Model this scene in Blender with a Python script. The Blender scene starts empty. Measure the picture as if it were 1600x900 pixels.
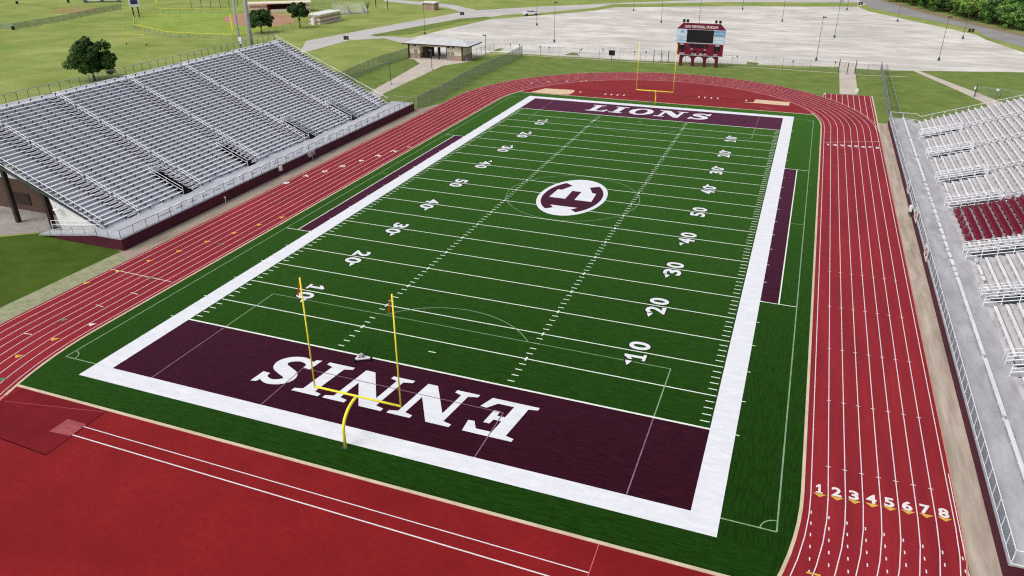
import bpy, math, random
from math import sin, cos, pi, radians, sqrt, atan2, hypot
from mathutils import Vector, Matrix
random.seed(7)

# ------------------------------------------------------------ camera, sky, sun, exposure
scene = bpy.context.scene
C = scene.collection
CAM = (26.8946, -93.8455, 34.8870); YAW = 0.363576; PITCH = 0.463710; ROLL = -0.003619; FPX = 1181.989
_f = Vector((-sin(YAW)*cos(PITCH), cos(YAW)*cos(PITCH), -sin(PITCH)))
_r = Vector((cos(YAW), sin(YAW), 0)); _u = _r.cross(_f)
RV = _r*cos(ROLL)+_u*sin(ROLL); UV_ = -_r*sin(ROLL)+_u*cos(ROLL)
cd = bpy.data.cameras.new('camera'); cam = bpy.data.objects.new('camera', cd); C.objects.link(cam)
M = Matrix((RV, UV_, -_f)).transposed().to_4x4(); M.translation = Vector(CAM); cam.matrix_world = M
cd.sensor_width = 36; cd.lens = FPX/1600*36; cd.clip_start = 0.5; cd.clip_end = 4000
scene.camera = cam
SUN_EL, SUN_AZ = 54, 215          # overcast glow from behind the camera, slightly left; azimuth clockwise from +Y
w = bpy.data.worlds.new("World"); scene.world = w; w.use_nodes = True
nt = w.node_tree; bg = nt.nodes['Background']; sky = nt.nodes.new('ShaderNodeTexSky')
sky.sky_type = 'NISHITA'; sky.sun_disc = False; sky.sun_elevation = radians(SUN_EL); sky.sun_rotation = radians(SUN_AZ)
sky.air_density = 0.6; sky.dust_density = 3.5; sky.ozone_density = 0.6
hs = nt.nodes.new('ShaderNodeHueSaturation'); hs.inputs['Saturation'].default_value = .45   # hazy, nearly white overcast sky
nt.links.new(sky.outputs[0], hs.inputs['Color']); nt.links.new(hs.outputs[0], bg.inputs[0]); bg.inputs[1].default_value = 0.15
sl = bpy.data.lights.new('sun', 'SUN'); sl.energy = 0.95; sl.angle = radians(40); sl.color = (1, .96, .9)
so = bpy.data.objects.new('sun', sl); C.objects.link(so)
_d = Vector((sin(radians(SUN_AZ))*cos(radians(SUN_EL)), cos(radians(SUN_AZ))*cos(radians(SUN_EL)), sin(radians(SUN_EL))))
so.rotation_euler = _d.to_track_quat('Z', 'Y').to_euler()
scene.view_settings.view_transform = 'Standard'; scene.view_settings.look = 'None'
scene.view_settings.exposure = 0.22; scene.view_settings.gamma = 1
scene.render.engine = 'CYCLES'
scene.cycles.use_denoising = False; scene.cycles.filter_width = 1.2
scene.cycles.max_bounces = 5; scene.cycles.transparent_max_bounces = 16

def G(u, v, z=0.0):
    """point of the level plane z seen at pixel (u, v) of the 1600x900 photograph"""
    d = RV*((u-800)/FPX) - UV_*((v-450)/FPX) + _f
    t = (z-CAM[2])/d.z
    return (CAM[0]+d.x*t, CAM[1]+d.y*t)

# ------------------------------------------------------------ materials
def lin(c): return tuple(((x/255)/12.92 if x/255 <= .04045 else ((x/255+.055)/1.055)**2.4) for x in c)
MATS = {}
def mat(name, c1, c2=None, scale=1.0, stretch=(1, 1, 1), rough=.8, detail=4, lo=.35, hi=.65, c3=None, s3=8.0, f3=.4, metal=0, bump=0, bscale=20, sheen=0, spec=.3, tint=(1, 1, 1), srough=.5, coord='Object'):
    m = bpy.data.materials.new(name); m.use_nodes = True; t = m.node_tree; n = t.nodes; b = n['Principled BSDF']
    b.inputs['Roughness'].default_value = rough; b.inputs['Metallic'].default_value = metal
    b.inputs['Specular IOR Level'].default_value = spec
    if sheen: b.inputs['Sheen Weight'].default_value = sheen; b.inputs['Sheen Roughness'].default_value = srough; b.inputs['Sheen Tint'].default_value = (*tint, 1)
    tc = n.new('ShaderNodeTexCoord'); mp = n.new('ShaderNodeMapping'); mp.inputs['Scale'].default_value = stretch
    if coord == 'World':
        g = n.new('ShaderNodeNewGeometry'); t.links.new(g.outputs['Position'], mp.inputs[0])
    else: t.links.new(tc.outputs['Object'], mp.inputs[0])
    b.inputs['Base Color'].default_value = (*c1, 1)
    if c2:
        nz = n.new('ShaderNodeTexNoise'); nz.inputs['Scale'].default_value = scale; nz.inputs['Detail'].default_value = detail; nz.inputs['Roughness'].default_value = .65
        t.links.new(mp.outputs[0], nz.inputs[0]); r = n.new('ShaderNodeValToRGB')
        r.color_ramp.elements[0].position = lo; r.color_ramp.elements[1].position = hi
        r.color_ramp.elements[0].color = (*c1, 1); r.color_ramp.elements[1].color = (*c2, 1)
        t.links.new(nz.outputs['Fac'], r.inputs[0]); out = r.outputs[0]
        if c3:
            n3 = n.new('ShaderNodeTexNoise'); n3.inputs['Scale'].default_value = s3; n3.inputs['Detail'].default_value = 5
            t.links.new(mp.outputs[0], n3.inputs[0]); r3 = n.new('ShaderNodeValToRGB')
            r3.color_ramp.elements[0].position = .45; r3.color_ramp.elements[1].position = .7
            r3.color_ramp.elements[1].color = (f3, f3, f3, 1)
            t.links.new(n3.outputs['Fac'], r3.inputs[0])
            mx = n.new('ShaderNodeMix'); mx.data_type = 'RGBA'
            t.links.new(r3.outputs[0], mx.inputs['Factor']); t.links.new(out, mx.inputs['A']); mx.inputs['B'].default_value = (*c3, 1); out = mx.outputs['Result']
        t.links.new(out, b.inputs['Base Color'])
    if bump:
        bn = n.new('ShaderNodeTexNoise'); bn.inputs['Scale'].default_value = bscale; bn.inputs['Detail'].default_value = 3
        t.links.new(mp.outputs[0], bn.inputs[0]); bu = n.new('ShaderNodeBump'); bu.inputs['Strength'].default_value = bump; bu.inputs['Distance'].default_value = .05
        t.links.new(bn.outputs['Fac'], bu.inputs['Height']); t.links.new(bu.outputs[0], b.inputs['Normal'])
    MATS[name] = m; return m
def dark(c, k): return tuple(x*k for x in c)

turf_g = lin((23, 55, 11)); TS = dict(sheen=.75, srough=.38, tint=(.30, .70, .13), spec=.02, bump=.35, bscale=30)
m_turf = mat('turf_green', dark(turf_g, .60), dark(turf_g, 1.36), 2.6, (.30, 2.2, 1), .95, 8, .38, .62, dark(turf_g, .45), 9, .55, **TS)
m_turf2 = mat('turf_green_side', dark(turf_g, .56), dark(turf_g, 1.26), 2.6, (2.2, .30, 1), .95, 8, .38, .62, dark(turf_g, .42), 9, .55, **TS)
m_white = mat('turf_white', (.70, .72, .76), (.83, .84, .87), 1.2, (.5, 1.6, 1), .9, 10, .34, .66, (.64, .66, .71), 7, .45)
m_line = mat('turf_line_white', (.72, .80, .68), (.84, .90, .80), 2, (1, 1, 1), .9, 4)
m_soccer = mat('turf_line_faded', lin((140, 165, 135)), lin((112, 146, 104)), 1.5, (1, 1, 1), .9, 4)
mar = lin((47, 13, 24))
m_maroon = mat('turf_maroon', dark(mar, .62), dark(mar, 1.36), 2.6, (.30, 2.2, 1), .95, 8, .38, .62, dark(mar, .5), 9, .5, sheen=.6, srough=.38, tint=(.62, .22, .42), spec=.02, bump=.3, bscale=30)
red = lin((143, 37, 46))
m_track = mat('track_red', dark(red, .82), dark(red, 1.12), .5, (1.2, .16, 1), .85, 9, .36, .64, dark(red, .80), 3, .5, bump=.2, bscale=60, spec=.06, sheen=.14, tint=(.8, .35, .38))
red2 = lin((136, 30, 33))
m_dzone = mat('infield_red', dark(red2, .80), dark(red2, 1.10), .16, (1, 1, 1), .9, 11, .36, .64, dark(red2, .76), 2.2, .55, bump=.2, bscale=60, spec=.05, sheen=.26, srough=.4, tint=(.8, .35, .40))
m_edge = mat('pad_edge_red', lin((70, 16, 22)), rough=1, spec=0)
m_pad = mat('runway_pad_red', dark(lin((116, 30, 38)), .9), lin((122, 32, 40)), .4, (1, 1, 1), .9, spec=.05)
m_pinkbox = mat('vault_box_worn', lin((148, 66, 70)), lin((160, 82, 84)), .9)
m_tline = mat('track_line_white', (.74, .70, .70), (.82, .79, .79), 1.2, rough=.7)
m_tfade = mat('track_line_faded', lin((205, 110, 112)), lin((190, 80, 84)), 1.2)
m_yel = mat('track_yellow', lin((222, 180, 80)), lin((206, 160, 66)), 2)
m_grn = mat('track_green_mark', lin((112, 136, 110)), lin((88, 112, 90)), 2)
m_curb = mat('concrete_curb', lin((196, 178, 150)), lin((214, 198, 172)), .6, rough=.9)
GT = (.55, .70, .30)
m_grass = mat('grass', lin((112, 134, 58)), lin((158, 166, 96)), .05, (1, 1.3, 1), .95, 13, .33, .67, lin((128, 128, 74)), .12, .6, sheen=.15, tint=GT, spec=.03, bump=.4, bscale=8)
m_lawn = mat('lawn_green', lin((88, 110, 46)), lin((122, 138, 72)), .22, (1, 1.2, 1), .95, 12, .30, .70, lin((98, 98, 54)), .35, .45, sheen=.15, tint=GT, spec=.03, bump=.4, bscale=8)
m_lawnd = mat('lawn_dark_green', lin((56, 82, 26)), lin((80, 104, 40)), .3, (1, 1, 1), .95, 10, .3, .7, lin((84, 86, 42)), 1.6, .5, spec=.03, bump=.4, bscale=8)  # darker, more olive grass than the other lawns
m_out = mat('outfield_grass', lin((132, 154, 64)), lin((154, 168, 82)), .06, (1, 1, 1), .95, 10, .32, .68, lin((108, 132, 50)), .3, .6, sheen=.15, tint=GT, spec=.03)
m_lot = mat('parking_concrete', (.50, .47, .43), (.76, .725, .675), .06, (.6, 1.4, 1), .9, 14, .36, .62, (.46, .43, .39), .22, .75, spec=.1)
m_road = mat('road_asphalt', (.46, .44, .42), (.56, .54, .51), .08, (1, 1, 1), .9, 7)
m_roadd = mat('road_dark_asphalt', (.26, .25, .25), (.32, .31, .305), .08, (1, 1, 1), .9, 7)
m_path = mat('path_concrete', lin((188, 178, 166)), lin((206, 196, 184)), .3, rough=.9, c3=lin((168, 158, 146)), s3=1.2, f3=.5)
m_dirt = mat('dirt_strip', lin((166, 152, 138)), lin((198, 184, 170)), .6, (1.8, .22, 1), .95, 9, .36, .64, lin((146, 134, 116)), .8, .7)
m_dirtL = mat('dirt_strip_grey', lin((152, 138, 124)), lin((176, 162, 146)), .5, (1.6, .3, 1), .95, 7, .3, .7, lin((132, 118, 104)), .8, .7)
m_gravel = mat('gravel_weedy', lin((158, 160, 126)), lin((124, 136, 92)), .9, rough=.95, detail=8, c3=lin((176, 168, 146)), s3=3, f3=.6)
m_sand = mat('sand', lin((226, 200, 168)), lin((212, 182, 150)), .6)
m_clay = mat('infield_clay', lin((168, 128, 102)), lin((178, 140, 114)), .1)
m_verge = mat('dirt_verge', lin((150, 130, 106)), lin((130, 122, 88)), .3)
m_conc = mat('stand_concrete', lin((150, 144, 138)), lin((168, 162, 156)), .4, c3=lin((128, 122, 116)), s3=1.5, f3=.5)
m_alu = mat('aluminium_deck', lin((186, 187, 196)), lin((203, 204, 211)), .8, (.6, .25, 1), .55, 5, .3, .7, metal=.0, spec=.5)
m_alud = mat('aluminium_riser', lin((176, 176, 185)), lin((191, 191, 199)), .8, rough=.5)
m_sidestair = mat('stair_steel', lin((116, 122, 132)), lin((134, 140, 149)), .8, rough=.55)
m_walk = mat('aluminium_walkway', lin((176, 178, 186)), lin((192, 194, 200)), .5, (1.5, .2, 1), .6, 6, .3, .7, lin((158, 161, 168)), .9, .6)
m_walkg = mat('walkway_grey', lin((164, 164, 168)), lin((192, 192, 195)), .55, (1.2, .35, 1), .7, 10, .34, .66, lin((150, 148, 152)), .9, .7)
m_seat = mat('aluminium_seat', lin((240, 241, 246)), lin((250, 250, 252)), 1.0, rough=.4, spec=.5)
m_seatw = mat('pale_bench_plank', lin((218, 217, 218)), lin((234, 233, 233)), .8, (1, .4, 1), .55, 6, .3, .7, lin((190, 189, 190)), 2, .5)
m_tread = mat('pale_tread', lin((184, 181, 182)), lin((204, 201, 201)), .6, (1, .35, 1), .8, 7, .3, .7, lin((156, 152, 153)), 1.6, .7)
m_galv = mat('galvanised_steel', lin((150, 155, 160)), lin((172, 176, 181)), 2, rough=.45, metal=.2)
m_galvl = mat('bright_rail', lin((234, 237, 240)), lin((244, 246, 248)), 2, rough=.35)
m_dsteel = mat('dark_steel', lin((62, 70, 76)), lin((78, 86, 92)), 2, rough=.5)
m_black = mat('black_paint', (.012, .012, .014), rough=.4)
m_blackm = mat('led_black', (.010, .011, .014), (.015, .016, .02), 4, rough=.35)
m_mwall = mat('maroon_wall_paint', lin((74, 24, 42)), lin((88, 30, 50)), .4, (1, .5, 1), .75, 6, c3=lin((60, 20, 34)), s3=1.5, f3=.5)
m_mpaint = mat('maroon_sign_paint', lin((108, 16, 42)), lin((118, 20, 48)), .8, rough=.5)
m_mleg = mat('maroon_leg_paint', lin((84, 18, 34)), lin((94, 22, 40)), .8, rough=.6)
m_mchair = mat('maroon_chair', lin((110, 20, 44)), lin((124, 26, 52)), 2, rough=.45)
m_ypost = mat('goalpost_yellow', (.98, .86, .075), (.94, .81, .06), 1.5, rough=.55, spec=.2)
m_ycap = mat('fence_cap_yellow', lin((224, 216, 60)), lin((210, 202, 56)), 1.5, rough=.5)
m_flag = mat('orange_ribbon', lin((190, 70, 30)))
m_wpaint = mat('white_paint', lin((226, 226, 224)), lin((236, 236, 234)), 1.5, rough=.5)
m_lblue = mat('pale_blue_panel', lin((190, 212, 226)), lin((204, 222, 232)), 1, rough=.5)
m_blue = mat('blue_panel', lin((106, 152, 184)), lin((128, 172, 202)), .8, rough=.5)
m_navy = mat('navy_panel', lin((44, 54, 104)), lin((52, 62, 112)), 1)
m_cream = mat('cream_block', lin((222, 208, 186)), lin((232, 220, 200)), .6, rough=.9)
m_tan = mat('tan_block', lin((164, 140, 124)), lin((176, 152, 136)), .9, rough=.9)
m_brick = mat('brown_brick', lin((84, 66, 58)), lin((100, 80, 68)), 2.5, (1, 1, 3), .9)
m_dbrown = mat('dark_brown_trim', lin((52, 40, 36)), lin((62, 48, 42)), 1)
m_roof = mat('metal_roof', lin((196, 198, 198)), lin((212, 214, 214)), .4, (3, .3, 1), .5)
m_door = mat('grey_door', lin((150, 140, 130)))
m_dkint = mat('dim_interior', lin((60, 52, 48)))
m_bark = mat('bark', lin((84, 70, 56)), lin((60, 50, 42)), 3, (1, 1, .3), .95)
m_glass = mat('dark_glass', (.03, .035, .04), rough=.1, spec=.6)
m_tyre = mat('tyre_rubber', (.02, .02, .02), rough=.9)
m_trash = mat('bin_brown', lin((66, 56, 50)))
m_lampg = mat('lamp_lens', lin((210, 214, 214)), rough=.3)

def leafmat(name, c, c2):
    m = mat(name, c, c2, .55, (1, 1, 1), .75, 4, .35, .65, dark(c2, 1.35), 1.6, .5, spec=.25)
    b = m.node_tree.nodes['Principled BSDF']; b.inputs['Subsurface Weight'].default_value = 0
    return m
m_leafA = leafmat('leaf_oak_dark', lin((40, 64, 30)), lin((62, 92, 40)))
m_leafB = leafmat('leaf_mid', lin((78, 118, 44)), lin((134, 172, 78)))
m_leafE = leafmat('leaf_oak', lin((44, 70, 32)), lin((70, 100, 44)))
m_leafC = leafmat('leaf_deep', lin((58, 94, 48)), lin((96, 136, 72)))
m_leafD = leafmat('leaf_yellowish', lin((124, 150, 58)), lin((164, 186, 90)))

def wiremat(name, col, pitch, wire):
    m = bpy.data.materials.new(name); m.use_nodes = True; t = m.node_tree; n = t.nodes; b = n['Principled BSDF']
    b.inputs['Base Color'].default_value = (*col, 1); b.inputs['Roughness'].default_value = .6
    tc = n.new('ShaderNodeUVMap'); sx = n.new('ShaderNodeSeparateXYZ'); t.links.new(tc.outputs[0], sx.inputs[0])
    def mth(op, a, b_):
        k = n.new('ShaderNodeMath'); k.operation = op
        for i, x in enumerate((a, b_)):
            if isinstance(x, (int, float)): k.inputs[i].default_value = x
            else: t.links.new(x, k.inputs[i])
        return k.outputs[0]
    ws = []
    for op in ('ADD', 'SUBTRACT'):
        q = mth(op, sx.outputs[0], sx.outputs[1]); q = mth('DIVIDE', q, pitch); q = mth('FRACT', mth('ADD', q, 1000.0), 0)
        ws.append(mth('LESS_THAN', q, wire))
    fac = mth('MAXIMUM', ws[0], ws[1])
    tr = n.new('ShaderNodeBsdfTransparent'); mx = n.new('ShaderNodeMixShader')
    t.links.new(fac, mx.inputs[0]); t.links.new(tr.outputs[0], mx.inputs[1]); t.links.new(b.outputs[0], mx.inputs[2])
    t.links.new(mx.outputs[0], n['Material Output'].inputs[0])
    return m
m_link = wiremat('chain_link', lin((140, 150, 152)), .07, .05)
m_linkg = wiremat('chain_link_green', lin((124, 140, 130)), .07, .34)
m_screen = wiremat('windscreen_grey', lin((112, 122, 132)), .05, .55)
m_railfab = wiremat('rail_mesh', lin((118, 128, 140)), .05, .40)

# ------------------------------------------------------------ mesh helpers
class MB:
    def __init__(s): s.v = []; s.f = []; s.uv = None
    def quad(s, a, b, c, d):
        i = len(s.v); s.v += [tuple(a), tuple(b), tuple(c), tuple(d)]; s.f.append((i, i+1, i+2, i+3)); return s
    def poly(s, pts, z=None):
        i = len(s.v); s.v += [(p[0], p[1], z if z is not None else p[2]) for p in pts]; s.f.append(tuple(range(i, i+len(pts)))); return s
    def hexa(s, b, t):
        i = len(s.v); s.v += [tuple(p) for p in b]+[tuple(p) for p in t]
        for f in ((3, 2, 1, 0), (4, 5, 6, 7), (0, 1, 5, 4), (1, 2, 6, 5), (2, 3, 7, 6), (3, 0, 4, 7)): s.f.append(tuple(i+k for k in f))
        return s
    def box(s, x0, x1, y0, y1, z0, z1):
        return s.hexa([(x0, y0, z0), (x1, y0, z0), (x1, y1, z0), (x0, y1, z0)], [(x0, y0, z1), (x1, y0, z1), (x1, y1, z1), (x0, y1, z1)])
    def prism(s, pts, z0, z1):
        n = len(pts); i = len(s.v); s.v += [(p[0], p[1], z0) for p in pts]+[(p[0], p[1], z1) for p in pts]
        s.f.append(tuple(i+k for k in reversed(range(n)))); s.f.append(tuple(i+n+k for k in range(n)))
        for k in range(n): s.f.append((i+k, i+(k+1) % n, i+n+(k+1) % n, i+n+k))
        return s
    def prism_y(s, pts, y0, y1):          # pts are (x, z)
        n = len(pts); i = len(s.v); s.v += [(p[0], y0, p[1]) for p in pts]+[(p[0], y1, p[1]) for p in pts]
        s.f.append(tuple(i+k for k in range(n))); s.f.append(tuple(i+n+k for k in reversed(range(n))))
        for k in range(n): s.f.append((i+(k+1) % n, i+k, i+n+k, i+n+(k+1) % n))
        return s
    def tube(s, path, r, n=6, r2=None):
        path = [Vector(p) for p in path]; rings = []
        dirs = [(path[min(k+1, len(path)-1)]-path[max(k-1, 0)]).normalized() for k in range(len(path))]
        ref = min((Vector((1, 0, 0)), Vector((0, 1, 0)), Vector((0, 0, 1))), key=lambda q: max(abs(q.dot(d)) for d in dirs))
        for k, (p, d) in enumerate(zip(path, dirs)):
            a = d.cross(ref).normalized(); b = d.cross(a); rr = r if r2 is None else r+(r2-r)*k/(len(path)-1)
            i = len(s.v); s.v += [tuple(p+(a*cos(2*pi*j/n)+b*sin(2*pi*j/n))*rr) for j in range(n)]; rings.append(i)
        for p, q in zip(rings, rings[1:]):
            for j in range(n): s.f.append((p+j, p+(j+1) % n, q+(j+1) % n, q+j))
        s.f.append(tuple(rings[0]+j for j in reversed(range(n)))); s.f.append(tuple(rings[-1]+j for j in range(n)))
        return s
    def line(s, a, b, wd, z):
        dx, dy = b[0]-a[0], b[1]-a[1]; L = hypot(dx, dy) or 1; nx, ny = -dy/L*wd/2, dx/L*wd/2
        return s.quad((a[0]-nx, a[1]-ny, z), (b[0]-nx, b[1]-ny, z), (b[0]+nx, b[1]+ny, z), (a[0]+nx, a[1]+ny, z))
    def pline(s, pts, wd, z, closed=False):
        pts = list(pts); n = len(pts); L = []; R_ = []
        for k in range(n):
            if closed: a, b = pts[k-1], pts[(k+1) % n]
            else: a, b = pts[max(k-1, 0)], pts[min(k+1, n-1)]
            dx, dy = b[0]-a[0], b[1]-a[1]; l = hypot(dx, dy) or 1
            L.append((pts[k][0]-dy/l*wd/2, pts[k][1]+dx/l*wd/2, z)); R_.append((pts[k][0]+dy/l*wd/2, pts[k][1]-dx/l*wd/2, z))
        for k in range(n if closed else n-1):
            j = (k+1) % n; s.quad(R_[k], R_[j], L[j], L[k])
        return s
    def fabric(s, pts, z0s, h):              # vertical strip with uv in metres
        if s.uv is None: s.uv = []
        t = 0
        for k in range(len(pts)-1):
            a, b = pts[k], pts[k+1]; L = hypot(b[0]-a[0], b[1]-a[1]); za, zb = z0s[k], z0s[k+1]
            s.quad((a[0], a[1], za), (b[0], b[1], zb), (b[0], b[1], zb+h), (a[0], a[1], za+h))
            s.uv += [(t, za), (t+L, zb), (t+L, zb+h), (t, za+h)]; t += L
        return s
    def mesh(s, name):
        me = bpy.data.meshes.new(name); me.from_pydata(s.v, [], s.f); me.update()
        if s.uv:
            l = me.uv_layers.new(name='UVMap')
            for k, q in enumerate(s.uv): l.data[k].uv = q
        return me
    def build(s, name, m, parent=None):
        me = s.mesh(name); me.materials.append(m); o = bpy.data.objects.new(name, me); C.objects.link(o)
        if parent: attach(o, parent)
        return o
def attach(o, p):
    o.parent = p
    o.matrix_parent_inverse = Matrix.Translation(p.location).inverted() if not p.parent and p.rotation_euler.z == 0 else p.matrix_basis.inverted()
def tag(o, label, cat, group=None, kind=None):
    o['label'] = label; o['category'] = cat
    if group: o['group'] = group
    if kind: o['kind'] = kind
    return o
def empty(name, loc, label, cat, group=None):
    o = bpy.data.objects.new(name, None); o.empty_display_size = .3; o.location = loc; C.objects.link(o); return tag(o, label, cat, group)
def struct(o): o['kind'] = 'structure'; return o
def local(mb, name, m, parent):              # mesh given in the parent's own coordinates
    me = mb.mesh(name); me.materials.append(m); o = bpy.data.objects.new(name, me); C.objects.link(o); o.parent = parent; return o
def link_copy(o, parent=None, loc=None):
    c = o.copy(); C.objects.link(c); c.parent = parent
    for ch in o.children: link_copy(ch, c)
    return c
def smooth(o):
    for p in o.data.polygons: p.use_smooth = True
    return o
_txt_cache = {}
def text_mesh(s, bold=.0):
    """outline of the text in Blender's own font as (verts, faces), centred, height 1"""
    k = (s, bold)
    if k not in _txt_cache:
        cu = bpy.data.curves.new('lettering', 'FONT'); cu.body = s; cu.offset = bold; cu.resolution_u = 6
        o = bpy.data.objects.new('lettering', cu); C.objects.link(o); dg = bpy.context.evaluated_depsgraph_get(); dg.update()
        me = bpy.data.meshes.new_from_object(o.evaluated_get(dg)); v = [tuple(x.co) for x in me.vertices]; f = [tuple(p.vertices) for p in me.polygons]
        bpy.data.objects.remove(o); bpy.data.meshes.remove(me); bpy.data.curves.remove(cu)
        x0 = min(a[0] for a in v); x1 = max(a[0] for a in v); y0 = min(a[1] for a in v); y1 = max(a[1] for a in v)
        _txt_cache[k] = ([((a[0]-(x0+x1)/2)/(x1-x0), (a[1]-(y0+y1)/2)/(y1-y0)) for a in v], f)
    return _txt_cache[k]
ONE = [(-.5, -.5), (.5, -.5), (.5, -.36), (.2, -.36), (.2, .5), (-.08, .5), (-.5, .26), (-.5, .06), (-.16, .2), (-.16, -.36), (-.5, -.36)]
def add_text(mb, s, fn, wd, ht, bold=.03):
    if s == '1':
        i = len(mb.v); mb.v += [fn(a*wd, b*ht) for a, b in ONE]; mb.f.append(tuple(range(i, i+len(ONE)))); return
    v, f = text_mesh(s, bold); i = len(mb.v)
    mb.v += [fn(a*wd, b*ht) for a, b in v]; mb.f += [tuple(i+k for k in q) for q in f]

# ============================================================ THE SETTING: ground, field, track
struct(MB().quad((-1500, -600, 0), (1500, -600, 0), (1500, 2500, 0), (-1500, 2500, 0)).build('ground', m_grass))
def sheet(name, m, px, z, world=False):
    pts = px if world else [G(*q) for q in px]
    return struct(MB().poly(pts, z).build(name, m))
# lawns round the stadium (greener than the far fields)
sheet('lawn', m_lawn, [(-46, 34), (-75, 52), (-73, 89), (-56, 89), (-50, 103), (32.9, 109.2), (34.3, 118), (51, 114), (69, 119), (120, 128), (120, 60), (62, 52), (44, 52), (44, -34), (-46, -34)], .004, True)
sheet('lawn_dark', m_lawnd, [(-43, -35.6), (-44.5, -35.2), (-56.2, -34.2), (-72, -46), (-90, -70), (-60, -84), (-41, -66), (-41, -35.6)], .006, True)
sheet('outfield', m_out, [(209, 40), (265, 52), (310, 54), (362, 56), (392, 52), (455, 38), (400, 17), (330, 16), (262, 16), (246, 14.5), (209, 27)], .006)
sheet('infield_dirt', m_clay, [(348, 31), (358, 37), (390, 42), (440, 40), (462, 36), (455, 24), (400, 18), (372, 22), (352, 26)], .010)
sheet('practice_infield', mat('worn_infield', lin((146, 138, 84)), lin((158, 146, 96)), .05, spec=.03), [(78, 19), (96, 22), (130, 21), (160, 17), (150, 11), (118, 10), (90, 13)], .008)
# parking and roads
sheet('parking_lot', m_lot, [(640, 60), (700, 45), (768, 30), (800, 27.5), (850, 23.5), (930, 16.5), (960, 11.5), (1120, 9.8), (1340, 10.5), (1358, 18), (1525, 54), (1540, 62), (1600, 82), (1690, 105), (1690, 116), (1600, 113), (1420, 110.5), (1370, 109.5), (1310, 105), (1180, 101), (1000, 95), (815, 84), (769, 81), (736, 92), (640, 92)], .012)
sheet('road', m_road, [(468, 84), (478, 64), (600, 41), (720, 19), (700, 12), (600, 2), (600, -2), (705, 7), (745, 16), (850, 10), (1000, 3.5), (1100, -.5), (1345, -2), (1362, 5), (1340, 10.5), (1340, 4), (1120, 3.5), (960, 6.5), (930, 12), (845, 20), (790, 23), (770, 26), (720, 29), (577, 55), (640, 59), (660, 75), (600, 60), (545, 63)], .016)
sheet('verge_road', m_roadd, [(1338, -3), (1362, 13), (1527, 47), (1538, 57), (1600, 74), (1700, 102), (1700, 78), (1600, 57.5), (1450, 22.5), (1355, -5)], .020)
sheet('dirt_verge', m_verge, [(1355, -5), (1450, 22.5), (1600, 57.5), (1700, 78), (1700, 73), (1600, 53.5), (1450, 17), (1365, -5)], .010)
sheet('traffic_island', m_lawn, [(577, 55), (588, 57), (640, 53), (720, 34), (768, 28.5), (760, 26), (720, 29.5)], .024)
sheet('grass_strip', m_grass, [(1362, 14), (1527, 48), (1531, 53), (1522, 53.5), (1358, 18)], .024)
sheet('grass_strip', m_grass, [(1540, 60), (1600, 76), (1690, 100), (1690, 105), (1600, 81.5), (1548, 64)], .024)
sheet('grass_strip', m_grass, [(786, 23.5), (845, 20.3), (930, 12.5), (928, 14.5), (850, 22.5), (800, 24.6)], .024)
sheet('grass_strip', m_grass, [(960, 7), (1120, 3.8), (1335, 4.2), (1345, 7.5), (1335, 9.8), (1120, 9.4), (962, 10)], .024)
# parking stall paint
pl = MB()
for (y0, x0, x1, sl_) in ((108.5, -46, -20, 2.0), (117.5, -62, -14, -2.2), (122.5, -64, -8, -2.2), (138, -80, -30, 2.4), (143, -80, -30, 2.4)):
    x = x0
    while x < x1:
        if random.random() < .72: pl.line((x, y0), (x+sl_, y0+4.4), .16, .017)
        x += 2.9
for k in range(9): pl.line((8+k*3.1, 113.0), (9.6+k*3.1, 116.2), .14, .017)
struct(pl.build('parking_paint', m_wpaint))
ck = MB()
for (u, v, L, a) in ((1294, 62, 5, .1), (1420, 59.5, 8, -.1), (1461, 64.5, 7, -.25), (1331, 94.5, 4, 0), (1180, 48, 5, .1), (1590, 86, 8, -.3), (1250, 80, 5, .2), (1010, 46, 5, .1), (1510, 70, 5, -.1), (1120, 78, 4, .2), (1222, 49, 3, .1), (905, 44, 5, 0)):
    x, y = G(u, v); pts = []
    for k in range(9):
        s_ = (k/8-.5); pts.append((x+s_*L, y+s_*L*a+random.uniform(-.25, .25)))
    ck.pline(pts, .35, .0165)
struct(ck.build('asphalt_patches', m_roadd))
# mow strip kerb below the far fence, footpaths, aprons
kb = MB(); kp = [G(*q) for q in ((748, 83), (800, 85.3), (1000, 97.3), (1180, 105.5), (1309, 114.3))]
kb.pline(kp, .5, .026); kb.pline([G(*q) for q in ((1336, 117), (1420, 120.5))], .5, .026); struct(kb.build('kerb_strip', m_curb))
sheet('footpath', m_path, [(1311, 97), (1312, 147), (1340, 148), (1335, 98)], .022)
sheet('footpath', m_path, [(1424, 110), (1500, 143), (1535, 160), (1600, 200), (1620, 190), (1548, 153), (1437, 111)], .022)
sheet('footpath', m_path, [(540, 165), (645, 106), (656, 99.5), (645, 91.5), (640, 88), (737, 95), (722, 98.3), (693, 102.5), (625, 134), (600, 146), (575, 175)], .022)
isl = MB()
for q in ([(1271, 104.8), (1290, 104.6), (1308, 111.5), (1306, 113.2), (1272, 111)], [(1338, 115.2), (1354, 109.8), (1371, 110.5), (1371, 117)], [(1168, 96.5), (1186, 98.5), (1183, 102), (1166, 101)], [(882, 86), (893, 82), (902, 82.5), (905, 87)], [(770, 80), (779, 75.6), (788, 76), (780, 80)]):
    isl.poly([G(*p) for p in q], .020)
struct(isl.build('grass_islands', m_lawn))
sheet('stand_apron', m_conc, [(-44.5, -34.9), (-56.3, -33.9), (-75, -46.5), (-88, -44), (-88, -10), (-50, -10), (-46, -33)], .014, True)
sheet('dirt_strip', m_dirtL, [(-43.2, -35.8), (-40.5, -37.5), (-40.5, 44), (-43.2, 38.5)], .010, True)
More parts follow.
